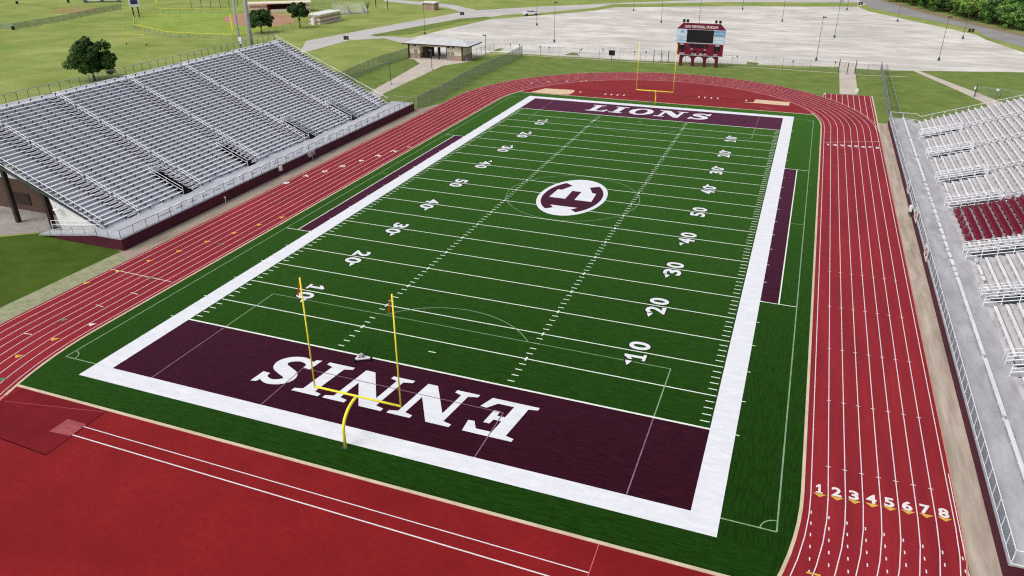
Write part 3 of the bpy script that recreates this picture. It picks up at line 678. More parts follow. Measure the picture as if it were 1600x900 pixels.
ub = MB(); ub.box(-70.5, -57.0, -29.5, 30, 0, 4.2); ub.build('understand_block', m_brick, LS)
ub = MB(); ub.prism_y([(-57.2, 4.2), (-57.2, ZW+(57.2-47)/PX*PZ-.9), (-70.4, ZW+(70.4-47)/PX*PZ-.9), (-70.4, 4.2)], -29.45, -29.3); ub.build('understand_gable', m_wpaint, LS)
ud = MB(); ud.box(-61.0, -59.2, -29.62, -29.505, .05, 2.3); ud.box(-67, -64, -29.62, -29.505, .9, 2.4); ud.build('understand_door', m_dbrown, LS)
ls_ = MB(); ls_.tube([(-53.9, -33.3, 4.05), (-53.9, -33.9, 3.7), (-53.9, -33.9, 3.2)], .05, 6); ls_.box(-54.25, -53.55, -34.1, -33.7, 3.05, 3.2); ls_.build('floodlight', m_galvl, LS)
# short benches bolted along the front rail
y = -28.4
fb = []
for k, (a, b) in enumerate(((-28.4, -26.2), (-25.4, -24.2), (-22.9, -21.9), (-20.6, -19.6), (-18.2, -17.2), (-15.8, -14.8), (-13.2, -12.2), (-10.8, -9.8), (-8.2, -7.2), (-5.6, -4.6), (-2.8, -1.8), (0, 1.0), (2.8, 3.8), (5.6, 6.6), (8.5, 9.5), (11.5, 12.5), (14.3, 15.3), (17.2, 18.4), (20.4, 21.6), (23, 25.5))):
    b_ = MB(); b_.box(-44.62, -44.30, a, b, ZW+.40, ZW+.44)
    for q in (a+.2, b-.2): b_.box(-44.52, -44.40, q-.03, q+.03, ZW+.003, ZW+.4)
    b_.build('short_bench', m_seat, LS)
pb = MB(); pb.box(-43.0+.02, -42.72, -6.1, -5.5, .75, 1.4); pb.build('wall_box', m_wpaint, LS)
pb = MB(); pb.tube([(-42.75, 2.1, 0), (-42.75, 2.1, 1.0)], .06, 6); pb.box(-42.98, -42.6, 1.2, 2.0, .8, 1.5); pb.box(-42.98, -42.65, 2.35, 2.8, .85, 1.45); pb.build('wall_cabinet', m_galv, LS)
pb = MB(); pb.tube([(-42.7, -18.2, 0), (-42.7, -18.2, .75)], .04, 6); pb.box(-42.8, -42.6, -18.3, -18.1, .75, .85); pb.build('standpipe', m_galvl, LS)

# ---- low stand on the right
RS = empty('grandstand', (52, 0, 0), 'lower grey grandstand with one block of maroon seats, right of the track', 'grandstand')
XR, ZR, QX, QZ, MR, XS = 42.25, 1.2, .88, .32, 21, 46.35
S0, S1 = -54.0, 54.4
VRT = (44.2, 32.6, 20.2, 9.3, -6.4, -17.8, -30.6, -43.2); VW = 1.15; VN = 6
fw = MB(); fw.box(XR, XR+.18, -54.1, 56.4, 0, ZR-.07); fw.box(XR+.18, XR+20, -54.1, -53.94, 0, ZR-.07); fw.build('front_wall', m_mwall, RS)
fl = MB(); fl.box(XR-.05, XR+.2, -54.15, 56.45, ZR-.07, ZR+.02); fl.build('wall_coping', m_galv, RS)
wk = MB(); wk.box(XR+.2, XS, -54.1, 56.4, ZR-.08, ZR); wk.build('walkway', m_walkg, RS)
sp_ = MB()
for y in [-52+k*3.66 for k in range(30)]: sp_.box(XR+.3, XS-.2, y-.015, y+.015, ZR, ZR+.006)
for x in (44.95, 45.15): sp_.box(x-.012, x+.012, -54, 56, ZR, ZR+.03)
sp_.build('walkway_joints', m_tread, RS)
dk = MB(); rs = MB()
for i in range(MR):
    xa = XS+QX*i; z = ZR+QZ*i
    cuts = [(c-VW, c+VW*.6) for c in VRT] if i < VN else []
    for a, b in sub_iv((S0, S1), cuts):
        dk.box(xa+(0 if i else .003), xa+QX-.02, a, b, z-.06, z)
        if i: rs.box(xa-.02, xa, a, b, z-QZ, z-.006)
xb2 = XS+QX*MR; zb2 = ZR+QZ*(MR-1)
dk.box(xb2-.02, xb2+1.4, S0, S1, zb2-.06, zb2+.004)
dk.build('deck', m_tread, RS); rs.build('riser', m_alud, RS)
REDI = (-3.4, 8.0)
rcut = [(c-1.75, c+1.6) for c in VRT]; ucut = [(c-.65, c+.65) for c in VRT]
for i in range(MR):
    xs = XS+.52+QX*i; z = ZR+QZ*i
    cuts = list(rcut if i < VN+1 else ucut)
    if i < 12: cuts.append(REDI)
    if i == 0: cuts += [(41.6, 46.2), (35.0, 35.4), (14.2, 14.7), (-9.8, -8.7), (-15.2, -13.6), (-12.6, -12.2)]
    b = MB()
    for p, q in sub_iv((S0+.1, S1-.1), cuts):
        for m_ in [p]: 
            b.box(xs-.15, xs+.15, p, q, z+.41, z+.46); b.box(xs-.03, xs+.0, p+.02, q-.02, z+.33, z+.41)
            n = max(2, int((q-p)/1.83)+1)
            for k in range(n):
                y = p+.3+(q-p-.6)*k/(n-1); b.box(xs-.10, xs+.08, y-.03, y+.03, z+.003, z+.40)
    b.build('bench_row', m_seatw, RS)
    if i < 12:
        c = MB(); p, q = REDI
        n = 22
        for k in range(n):
            ya = p+(q-p)*k/n+.03; yb = p+(q-p)*(k+1)/n-.03
            if i == 0 and k in (4, 9, 12, 16): continue
            c.box(xs-.20, xs+.18, ya, yb, z+.40, z+.45)
            c.hexa([(xs+.19, ya, z+.42), (xs+.235, ya, z+.42), (xs+.235, yb, z+.42), (xs+.19, yb, z+.42)], [(xs+.29, ya, z+.86), (xs+.33, ya, z+.86), (xs+.33, yb, z+.86), (xs+.29, yb, z+.86)])
        for k in range(7):
            y = p+.3+(q-p-.6)*k/6; c.box(xs-.1, xs+.12, y-.04, y+.04, z+.003, z+.40)
        c.build('chair_row', m_mchair, RS)['label'] = 'row of maroon chair-back seats'
for c in VRT:
    st = MB(); sd = MB()
    for i in range(MR-1):
        z = ZR+QZ*i; xa = XS+QX*(i+1)
        a, b = (c+VW*.6+.12, c+1.5) if i < VN else (c-.55, c+.55)
        st.box(xa-.42, xa, a, b, z+.11, z+.16); sd.box(xa-.44, xa-.42, a, b, z+.002, z+.158)
    o = st.build('aisle_stair', m_walkg, RS); sd.build('step_shade', m_black, o)  # black fronts stand for the shadow below each half-step
for c in VRT:
    v = MB(); xt = XS+QX*VN; zt = ZR+QZ*VN
    for s_ in (c-VW-.04, c+VW*.6+.04):
        rail(v, [(XS-.3, s_, ZR), (xt, s_, zt-QZ)], 1.05, 1.3, .042, (.35, .7))
    rail(v, [(XS-.3, c+1.55, ZR), (xt, c+1.55, zt-QZ)], .95, 2.4, .028, ())
    rail(v, [(xt+.1, c-VW, zt), (xt+.1, c+VW*.6, zt)], 1.05, .7, .028, (.3, .6))
    v.build('vomitory_rail', m_galvl, RS)
    u_ = MB(); x_ = xt+.5
    for k in range(int((MR-VN)/5)):
        p = Vector((x_+k*4.4, c, ZR+QZ*(VN+5*k))); q = p+Vector((3.4, 0, 3.4/QX*QZ))
        for h in (.9, .5): u_.tube([p+Vector((0, 0, h)), q+Vector((0, 0, h))], .025, 5)
        for t in (0, .5, 1): u_.tube([p+(q-p)*t, p+(q-p)*t+Vector((0, 0, .9))], .025, 5)
    u_.build('handrail', m_galvl, RS)
    w_ = MB()
    for s_ in (c-VW-.03, c+VW*.6):
        w_.hexa([(XS, s_, ZR-1.1), (xt, s_, ZR-1.1), (xt, s_+.03, ZR-1.1), (XS, s_+.03, ZR-1.1)], [(XS, s_, ZR-.08), (xt, s_, zt-QZ-.07), (xt, s_+.03, zt-QZ-.07), (XS, s_+.03, ZR-.08)])
    w2 = MB()
    for k in range(9): w2.box(XS+.01+k*.58, XS+.57+k*.58, c-VW+.02, c+VW*.6-.02, ZR-.08-.11*k, ZR-.02-.11*k)
    o = w_.build('stairwell', m_dsteel, RS); w2.build('stairwell_steps', m_walkg, o)
gr = MB()
rail(gr, [(XR+.08, -54.05, ZR), (XR+.08, 56.4, ZR)], 1.07, 1.52, .028, (.05,))
rail(gr, [(XR+.1, -54.05, ZR), (47, -54.05, ZR)], 1.07, 1.5, .028, (.05,))
rail(gr, [(XR+.1, 56.4, ZR), (XS+.2, 56.4, ZR), (XS+.6, S1+.06, ZR), (xb2+1.3, S1+.06, zb2)], 1.15, 1.8, .03, (.1,))
rail(gr, [(XS+.2, S0-.05, ZR), (xb2+1.3, S0-.05, zb2), (xb2+1.35, S1, zb2)], 1.15, 1.8, .03, (.1,))
gr.build('guard_rail', m_galvl, RS)
gf = MB(); gf.fabric([(XR+.08, -54.05), (XR+.08, 56.4)], [ZR+.06]*2, .98)
gf.build('rail_mesh', m_railfab, RS)
gf = MB(); gf.fabric([(XR+.1, 56.4), (XS+.2, 56.4), (XS+.6, S1+.06), (xb2+1.3, S1+.06)], [ZR+.06, ZR+.06, ZR+.06, zb2+.1], 1.05); gf.build('end_rail_mesh', m_link, RS)
for y in (S1-.4, S0+.4):
    for x in (50, 57, 64): cl = MB(); cl.box(x-.2, x+.2, y-.2, y+.2, 0, ZR+(x-XS)/QX*QZ-.35); cl.build('column', m_dsteel, RS)
ep = MB(); ep.prism_y([(XS, .03), (XS, ZR-.12), (xb2, zb2-.45), (xb2, .03)], S1-.16, S1-.08); ep.build('end_panel', m_dsteel, RS)
struct(MB().quad((42.4, -54, .012), (68, -54, .012), (68, 56, .012), (42.4, 56, .012)).build('stand_apron', m_conc))
# benches along the walkway
segs = [(42.1, 56.2), (30.7, 41.4), (18.2, 29.6), (16.4, 17.2), (14.2, 15.6), (12.4, 13.7), (10.6, 11.7), (9.8, 10.3), (7.4, 9.2), (5.2, 6.8), (3.4, 4.8), (2.6, 3.1), (.6, 2.2), (-1.6, 0.1), (-3.4, -2.0), (-5.6, -3.9), (-6.6, -5.9), (-8.6, -7.2), (-10.7, -9.2), (-12.2, -11.2), (-13.4, -12.5), (-29.6, -13.8), (-38.7, -30.2), (-51, -39.2)]
for a, b in segs:
    b_ = MB(); x = 44.45
    b_.box(x-.15, x+.15, a, b, ZR+.42, ZR+.47)
    n = max(2, int((b-a)/2)+1)
    for k in range(n):
        y = a+.15+(b-a-.3)*k/(n-1); b_.box(x-.05, x+.12, y-.03, y+.03, ZR+.003, ZR+.42)
    if b-a > 6:
        b_.box(x+.32, x+.36, a, b, ZR+.03, ZR+.05)
    b_.build('front_bench', m_seatw, RS)
for u, v, yy in ((1425, 316, 15), (1435.4, 358, 4), (1448, 400, -8)):
    y = yy
    bn = MB(); bn.box(XR-.10, XR-.06, y-1.15, y+1.15, ZR-.25, ZR+1.15); o = bn.build('hanging_banner', m_wpaint, RS)
    dm = MB(); dm.prism([(0, 0)], 0, 0) if False else None
    d_ = MB(); d_.quad((XR-.104, y-.8, ZR+.4), (XR-.104, y, ZR-.1), (XR-.104, y+.8, ZR+.4), (XR-.104, y, ZR+.95)); d2 = d_.build('banner_diamond', m_mpaint, o)
    d_ = MB(); d_.quad((XR-.108, y-.45, ZR+.4), (XR-.108, y, ZR+.15), (XR-.108, y+.45, ZR+.4), (XR-.108, y, ZR+.68)); d_.build('banner_centre', m_wpaint, o)
pb = MB(); pb.box(XR-.42, XR-.12, 7.4, 8.1, .75, 1.45); pb.build('wall_box', m_wpaint, RS)
pb = MB(); pb.box(XR-.38, XR-.15, 7.45, 8.05, .35, .73); pb.build('wall_box_base', m_dsteel, RS)

# ============================================================ GOALPOSTS, SCOREBOARD, CLOCK
def goalpost(y, label, sgn):
    t = empty('goalpost', (0, y, .05), label, 'goalpost', 'yellow goalposts at the ends of the turf')
    b = MB(); pts = [(-.05, 0, 0), (-.05, 0, 1.35)]
    for k in range(1, 11):
        a = pi/2*k/10; pts.append((-.05, sgn*2.1*(1-cos(a))*.95, 1.35+1.72*sin(a)))
    b.tube(pts, .115, 12); smooth(local(b, 'curved_post', m_ypost, t))
    c = MB(); c.tube([(-3.62, sgn*2.05, 3.15), (3.62, sgn*2.05, 3.15)], .085, 10); smooth(local(c, 'crossbar', m_ypost, t))
    for s_ in (-3.6, 3.6):
        u = MB(); u.tube([(s_, sgn*2.05, 3.05), (s_+.04, sgn*2.05, 12.15)], .058, 8); o = smooth(local(u, 'upright', m_ypost, t))
        f = MB(); f.hexa([(s_-.03, sgn*2.05, 12.0), (s_-.05, sgn*2.05, 12.0), (s_-.42, sgn*2.05, 10.7), (s_-.30, sgn*2.05+.06, 10.65)], [(s_-.03, sgn*2.05+.012, 12.0), (s_-.05, sgn*2.05+.012, 12.0), (s_-.42, sgn*2.05+.012, 10.7), (s_-.30, sgn*2.05+.072, 10.65)])
        if sgn > 0: 
            fo = local(f, 'wind_ribbon', m_flag, o)
    g = MB(); g.box(-.25, .15, -.2, .2, -.02, .05); local(g, 'base_plate', m_dsteel, t)
    return t
goalpost(-57.1, 'tall yellow goalpost with orange ribbons, standing behind the nearest white end line', 1)
goalpost(57.4, 'yellow goalpost at the far end of the turf, in front of the scoreboard', -1)

sb = empty('scoreboard', (1.75, 102.2, 0), 'large maroon scoreboard with a black video screen on four arched legs beyond the far bend', 'scoreboard')
YS = 101.8
lg_ = MB()
XL = [-2.9, 0.0, 2.9, 5.75]
for x in XL: MB().box(x, x+.72, YS+.05, YS+.75, 0, 2.25).build('leg', m_mleg, sb)
ar = MB()
for k in range(3):
    xa, xc = XL[k]+.72, XL[k+1]; r = (xc-xa)/2; m_ = (xa+xc)/2
    top = [(xc, 2.25), (xc, 2.68), (xa, 2.68), (xa, 2.25)]
    arc = [(m_-r*cos(pi*j/14), 1.45+.95*sin(pi*j/14)) for j in range(15)]
    for j in range(14):
        ar.prism_y([arc[j], arc[j+1], (arc[j+1][0], 2.68), (arc[j][0], 2.68)], YS+.10, YS+.70)
for x in XL: ar.box(x, x+.72, YS+.10, YS+.70, 2.25, 2.68)
ar.build('arches', m_mleg, sb)
cb_ = MB(); cb_.box(-3.75, 7.35, YS, YS+.8, 2.70, 5.5); lo = cb_.build('score_panel', m_mpaint, sb)
fr = MB(); fr.box(-3.8, 7.4, YS-.03, YS+.83, 5.5, 5.62); fr.box(-3.8, 7.4, YS-.03, YS+.83, 2.62, 2.70); fr.build('panel_trim', m_lblue, sb)
ub_ = MB(); ub_.box(-4.1, 7.55, YS, YS+.8, 5.62, 8.75); ub_.build('upper_cabinet', m_wpaint, sb)
scn = MB(); scn.box(-1.55, 4.85, YS-.05, YS-.002, 5.66, 8.68); scn.build('video_screen', m_blackm, sb)
hd = MB(); hd.prism_y([(-4.1, 8.77), (7.55, 8.77), (6.2, 10.1), (-2.75, 10.1)], YS-.02, YS+.8); hd.build('header_sign', m_mpaint, sb)
tx = MB(); add_text(tx, 'LION MEMORIAL STADIUM', lambda a, b: (1.73+a, YS-.045, 9.38+b), 7.9, .62, .02); tx.build('header_lettering', m_wpaint, sb)
for x0, x1, nm in ((-4.08, -1.6, 'left'), (4.9, 7.53, 'right')):
    p = MB(); p.box(x0, x1, YS-.04, YS-.002, 5.66, 8.7); o = p.build('advert_panel', m_lblue, sb)
    if nm == 'left':
        q = MB(); q.poly([(x0+.75, YS-.046, 7.75), (x0+1.3, YS-.046, 8.55), (x0+1.75, YS-.046, 7.75), (x0+1.55, YS-.046, 7.75), (x0+1.3, YS-.046, 8.2), (x0+1.0, YS-.046, 7.75)]); q.poly([(x0+1.4, YS-.046, 8.4), (x0+1.6, YS-.046, 8.5), (x0+2.0, YS-.046, 7.75), (x0+1.85, YS-.046, 7.75)])
        q.quad((x0+.25, YS-.046, 6.9), (x1-.2, YS-.046, 6.9), (x1-.2, YS-.046, 7.02), (x0+.25, YS-.046, 7.02)); q.build('advert_emblem', m_blue, o)
        q = MB(); q.quad((x0+.1, YS-.046, 6.0), (x1-.1, YS-.046, 6.0), (x1-.1, YS-.046, 6.22), (x0+.1, YS-.046, 6.22)); q.quad((x0+.7, YS-.046, 6.45), (x1-.6, YS-.046, 6.45), (x1-.6, YS-.046, 6.65), (x0+.7, YS-.046, 6.65)); q.build('advert_stripe', m_blue, o)
    else:
        q = MB(); q.box(x0+.02, x1-.02, YS-.06, YS-.042, 7.25, 8.68); q.build('advert_top', m_blue, o)
        q = MB(); q.quad((x0+.2, YS-.066, 7.9), (x1-.3, YS-.066, 7.9), (x1-.3, YS-.066, 8.05), (x0+.2, YS-.066, 8.05)); q.quad((x0+.2, YS-.066, 6.5), (x1-.3, YS-.066, 6.5), (x1-.3, YS-.066, 6.6), (x0+.2, YS-.066, 6.6)); q.build('advert_line', m_lblue, o)
tx = MB()
for s_, x, z, w_ in (('DOWN', -2.35, 3.0, 1.15), ('TO GO', .55, 3.0, 1.15), ('BALL ON', 2.7, 3.0, 1.75), ('QTR', 5.75, 3.0, .9), ('HOME', -2.6, 5.2, .9), ('GUEST', 6.0, 5.2, 1.0), ('TOL', -.1, 4.15, .55), ('TOL', 3.1, 4.05, .55)):
    add_text(tx, s_, lambda a, b, x=x, z=z: (x+a, YS-.012, z+b), w_, .36 if len(s_) > 3 or s_ == 'QTR' else .28, .02)
tx.build('score_lettering', m_wpaint, lo)
dg = MB()
for x0, x1, z0, z1 in ((-3.2, -1.7, 3.9, 5.0), (-.6, .7, 4.5, 5.3), (.9, 2.9, 4.45, 5.3), (3.1, 3.9, 4.5, 5.25), (5.2, 6.7, 3.9, 5.0), (-2.6, -2.0, 3.25, 3.75), (.2, 1.1, 3.25, 3.8), (2.3, 3.2, 3.25, 3.8), (5.5, 6.0, 3.25, 3.75)):
    dg.box(x0, x1, YS-.03, YS-.002, z0, z1)
dg.build('digit_panel', m_blackm, lo)
for x in (-2.55, -1.65, 5.1, 6.05):
    s_ = MB(); s_.box(x-.28, x+.28, YS-.1, YS+.5, 10.35, 10.95); s_.box(x-.05, x+.05, YS+.1, YS+.25, 10.1, 10.35); s_.build('loudspeaker', m_black, sb)
x, y = G(955.5, 95)
dc = empty('play_clock', (x, y, 0), 'small black clock panel on a thin post left of the big scoreboard', 'clock')
b = MB(); b.tube([(0, 0, 0), (0, 0, 1.4)], .07, 8); local(b, 'post', m_black, dc)
b = MB(); b.box(-.78, .78, -.12, .12, 1.35, 2.6); local(b, 'panel', m_blackm, dc)

# cart by the goal line
x, y = G(566, 564)
ct = empty('line_marking_cart', (x, y, .058), 'small white wheeled cart left on the goal line of the nearest end zone', 'cart')
b = MB(); b.hexa([(-.45, -.42, .22), (-.25, -.45, .22), (.75, .12, .25), (.65, .25, .25)], [(-.45, -.42, .32), (-.25, -.45, .32), (.75, .12, .35), (.65, .25, .35)])
b.hexa([(-.45, -.42, .22), (-.30, -.30, .22), (-.25, .55, .25), (-.45, .55, .25)], [(-.45, -.42, .32), (-.30, -.30, .32), (-.25, .55, .35), (-.45, .55, .35)]); local(b, 'frame', m_wpaint, ct)
b = MB(); b.box(-.25, .08, -.1, .22, .3, .52); local(b, 'tank', m_galv, ct)
b = MB(); b.tube([(-.3, .5, .3), (-.35, .9, 1.0), (.2, .95, 1.0), (.15, .45, .3)], .025, 6); local(b, 'handle', m_black, ct)
for q in ((-.4, -.5), (-.42, .6), (.72, .28)):
    b = MB(); b.tube([(q[0]-.05, q[1], .17), (q[0]+.05, q[1], .17)], .17, 12); local(b, 'wheel', m_tyre, ct)

# ============================================================ BUILDINGS
tb = empty('ticket_building', (-63.7, 92, 0), 'small cream and brown ticket building with an open passage under a pale metal roof', 'building')
BX0, BX1, BY0, BY1 = -71.5, -56.0, 89.0, 95.0
def wallblk(mb1, mb2, x0, x1, y0, y1, z=3.7, zb=1.3):
    mb1.box(x0, x1, y0, y1, zb, z); mb2.box(x0-.03, x1+.03, y0-.03, y1+.03, 0, zb)
a = MB(); b = MB(); wallblk(a, b, BX0, -68.3, BY0, BY1); wallblk(a, b, -60.4, BX1, BY0, BY1); a.box(-68.3, -60.4, BY0+.1, BY1-.1, 3.15, 3.68)
a.build('wall', m_cream, tb); b.build('wall_base', m_tan, tb)
a = MB()
for x in (-65.2, -63.0): a.box(x-.17, x+.17, BY0+.2, BY0+.54, 0, 3.15); a.box(x-.17, x+.17, BY1-.6, BY1-.26, 0, 3.15)
for x in (BX0-.1, BX1-.25): a.box(x, x+.35, BY0-.18, BY0-.035, 0, 3.7)
a.build('column', m_dbrown, tb)
a = MB(); a.box(-67.6, -66.6, BY0+1.2, BY1-.8, 0, 3.14); a.build('ticket_booth', m_dbrown, tb)
rf = MB(); ex0, ex1, ey0, ey1 = -72.9, -53.8, 87.9, 96.6
c0, c1 = (-69.5, 92.3), (-57.4, 92.3)
for z0, q in ((0, 0),):
    rf.v += [(ex0, ey0, 3.86), (ex1, ey0, 3.86), (ex1, ey1, 3.86), (ex0, ey1, 3.86), (c0[0], c0[1], 4.75), (c1[0], c1[1], 4.75)]
    rf.f += [(0, 1, 5, 4), (1, 2, 5), (2, 3, 4, 5), (3, 0, 4), (3, 2, 1, 0)]
rf.build('roof', m_roof, tb)
a = MB(); a.box(ex0-.02, ex1+.02, ey0-.04, ey0, 3.6, 3.88); a.box(ex1, ex1+.04, ey0, ey1, 3.6, 3.88); a.box(ex0-.04, ex0, ey0, ey1, 3.6, 3.88); a.box(ex0, ex1, ey1, ey1+.04, 3.6, 3.88); a.build('fascia', m_dbrown, tb)
for x in (-69.4, -60.0, -58.9):
    d = MB(); d.box(x-.42, x+.42, BY0-.08, BY0-.035, .05, 2.15); d.build('door', m_door, tb)
for x in (-69.6, -60.0, -58.6):
    d = MB(); d.box(x-.35, x+.35, BY0-.07, BY0-.002, 3.1, 3.35); d.build('vent', m_dbrown, tb)
d = MB(); d.box(BX1+.035, BX1+.6, 90.2, 91.0, 0, .8); d.build('utility_box', m_galv, tb)

def banded(t, x0, x1, y0, y1, h, n=5):
    a = MB(); b = MB()
    for k in range(n):
        (a if k % 2 == 0 else b).box(x0-(.02 if k % 2 else 0), x1+(.02 if k % 2 else 0), y0-(.02 if k % 2 else 0), y1+(.02 if k % 2 else 0), h*k/n, h*(k+1)/n)
    local(a, 'wall', m_cream, t); local(b, 'dark_band', m_tan, t)
x, y = G(508, 35)
dg1 = empty('dugout', (-132.6, 143, 0), 'banded cream dugout with a flat white roof beside the round tree', 'dugout'); banded(dg1, -2.2, 2.2, -6.5, 6.5, 3.0)
a = MB(); a.box(-2.6, 2.8, -7, 7, 3.0, 3.3); local(a, 'roof', m_wpaint, dg1)
a = MB(); a.box(-.5, .6, -7.8, -6.53, 0, 2.2); local(a, 'equipment_box', m_galvl, dg1)
dg2 = empty('dugout', (-166, 163.2, 0), 'banded brown field house with a wide dark opening behind the clay infield', 'dugout')
a = MB(); b = MB()
for x0, x1 in ((-11, -4.8), (4.8, 11)):
    for k in range(5): (a if k % 2 == 0 else b).box(x0-(.02 if k % 2 else 0), x1+(.02 if k % 2 else 0), -3-(.02 if k % 2 else 0), 3, 3.2*k/5, 3.2*(k+1)/5)
local(a, 'wall', m_cream, dg2); local(b, 'dark_band', m_tan, dg2)
a = MB(); a.box(-4.75, 4.75, 2, 3, 0, 3.1); a.box(-4.75, -3.9, -2.9, -2.2, 0, 3.1); a.box(3.9, 4.75, -2.9, -2.2, 0, 3.1); local(a, 'recess_wall', m_mleg, dg2)
a = MB(); a.box(-3.6, 3.6, -2.9, -2.7, 0, 1.2); local(a, 'front_wall', m_cream, dg2)
a = MB(); a.box(-11.6, 11.6, -3.8, 3.6, 3.2, 3.55); local(a, 'roof', m_cream, dg2)
dg2.rotation_euler.z = radians(36)
sh = empty('brick_shed', (-114, 188, 0), 'tiny brick shed with a flat pale roof beside the far road', 'shed')
a = MB(); a.box(-2.6, 2.6, -2, 2, 0, 2.6); local(a, 'wall', m_tan, sh); a = MB(); a.box(-3, 3, -2.4, 2.4, 2.6, 2.9); local(a, 'roof', m_wpaint, sh)
a = MB(); a.box(-.5, .5, -2.06, -2.005, 0, 2); local(a, 'door', m_door, sh)
# field bleachers and backstop
def bleacher(loc, rz, L, label):
    t = empty('bleachers', loc, label, 'bleachers', 'small aluminium bleachers by the ball fields'); t.rotation_euler.z = rz
    a = MB(); f = MB()
    for k in range(9):
        a.box(-L/2, L/2, k*.62, k*.62+.26, .42+k*.3, .47+k*.3); a.box(-L/2, L/2, k*.62-.35, k*.62-.05, .08+k*.3, .12+k*.3)
    for x in (-L/2+.3, 0, L/2-.3):
        f.hexa([(x-.05, -.3, 0), (x+.05, -.3, 0), (x+.05, 5.2, 0), (x-.05, 5.2, 0)], [(x-.05, -.3, .08), (x+.05, -.3, .08), (x+.05, 5.2, 2.6), (x-.05, 5.2, 2.6)])
    local(a, 'bench_planks', m_seat, t); local(f, 'frame', m_galv, t)
    g = MB(); rail(g, [(-L/2, 5.35, 2.7), (L/2, 5.35, 2.7)], 1.0, 1.5, .03); rail(g, [(L/2, -.3, .2), (L/2, 5.35, 2.7)], 1.0, 1.5, .03); local(g, 'guard_rail', m_galvl, t)
    return t
x, y = G(550, 22.5); bleacher((x, y, 0), radians(48), 12, 'small silver bleachers on the grass behind the banded dugout')
x, y = G(163, 2); bleacher((x, y, 0), radians(-150), 14, 'distant silver bleachers at the top edge of the far grass field')

# ============================================================ FENCES
def fence(name, label, pts, h, fabric, step=3.0, cap=None, zoff=0, pr=.035, group=None, postm=None):
    x0, y0 = pts[0]; t = empty(name, (x0, y0, 0), label, 'fence', group)
    lp = [(x-x0, y-y0) for x, y in pts]
    if fabric:
        f = MB(); f.fabric(lp, [.03]*len(lp), h-.03); local(f, 'chain_link', fabric, t)
    r = MB()
    for a, b in zip(lp, lp[1:]): r.tube([(*a, h), (*b, h)], .03 if not cap else .09, 6)
    local(r, 'top_rail', cap or m_galv, t)
    pm = MB().tube([(0, 0, 0), (0, 0, h)], pr, 6).mesh('post'); pm.materials.append(postm or m_dsteel)
    for k, (a, b) in enumerate(zip(lp, lp[1:])):
        L = hypot(b[0]-a[0], b[1]-a[1]); n = max(1, round(L/step))
        for j in range(n+(k == len(lp)-2)):
            o = bpy.data.objects.new('post', pm); C.objects.link(o); o.parent = t; o.location = (a[0]+(b[0]-a[0])*j/n, a[1]+(b[1]-a[1])*j/n, 0)
    return t
gp = lambda *q: [G(*p) for p in q]
fence('chain_link_fence', 'long thin chain-link fence along the far kerb, passing behind the big scoreboard', gp((815, 86), (1000, 96.6), (1180, 104.8), (1309, 113.2)), 2.5, m_link, 5.5)
fence('chain_link_fence', 'short chain-link fence between the far footpath and the grey screened fence', gp((1336, 116), (1374, 118)), 2.4, m_link, 3)
fence('chain_link_fence', 'green-tinted chain-link fence from the left grandstand corner to the parking lot', gp((652, 171), (700, 147), (745, 120), (790, 101), (816, 86)), 2.5, m_linkg, 3, postm=m_galv)
fence('chain_link_fence', 'green-tinted chain-link fence left of the ticket building, behind the left grandstand', gp((520, 137), (560, 118.5), (600, 101.5), (641, 89.5)), 2.5, m_linkg, 3, postm=m_galv)
fence('chain_link_fence', 'short chain-link fence from the ticket building corner beside the drive', gp((737, 93), (752, 87.5), (772, 80)), 2.2, m_link, 3)
fence('screened_fence', 'low fence with a grey windscreen running from the right grandstand to the parking lot', [(42.6, 57.3), (43.2, 85), (43.9, 114)], 1.75, m_screen, 3, pr=.05, postm=m_galv)
fence('screened_fence', 'second grey mesh fence line just right of the windscreen fence', [(44.4, 60), (44.7, 86), (45.0, 113)], 1.5, m_link, 4)
fence('chain_link_fence', 'chain-link fence crossing the footpath behind the right grandstand', gp((1524, 150), (1600, 158), (1680, 168)), 1.9, m_link, 4)
fence('outfield_fence', 'ball field fence with a bright yellow cap, behind the left grandstand', [(-134.0, 104.5), (-136.5, 98.9), (-148, 97.6), (-158.3, 96.9), (-182.5, 106.9), (-199.8, 124), (-210, 146.3), (-204, 145.6), (-188, 150.6), (-174, 155)], 1.5, m_link, 4, cap=m_ycap)
fence('outfield_fence', 'short yellow-capped fence between the two round trees and the clay infield', [(-134.0, 105.5), (-135.5, 127), (-134, 136)], 1.5, m_link, 4, cap=m_ycap)
fence('chain_link_fence', 'distant chain-link fence along the far practice grass, upper left', gp((-20, 44), (22, 45.5), (100, 32), (150, 21), (190, 14)), 1.8, m_linkg, 5)
bs = fence('backstop', 'tall grey chain-link backstop behind the banded dugout', gp((475, 14), (505, 13), (535, 8)), 6.5, m_link, 4, pr=.10, postm=m_galv)
fence('backstop', 'wide dark backstop fence at the top edge beside the tall light poles', gp((300, 13), (345, 12), (372, 10)), 5.0, m_link, 4, pr=.10)

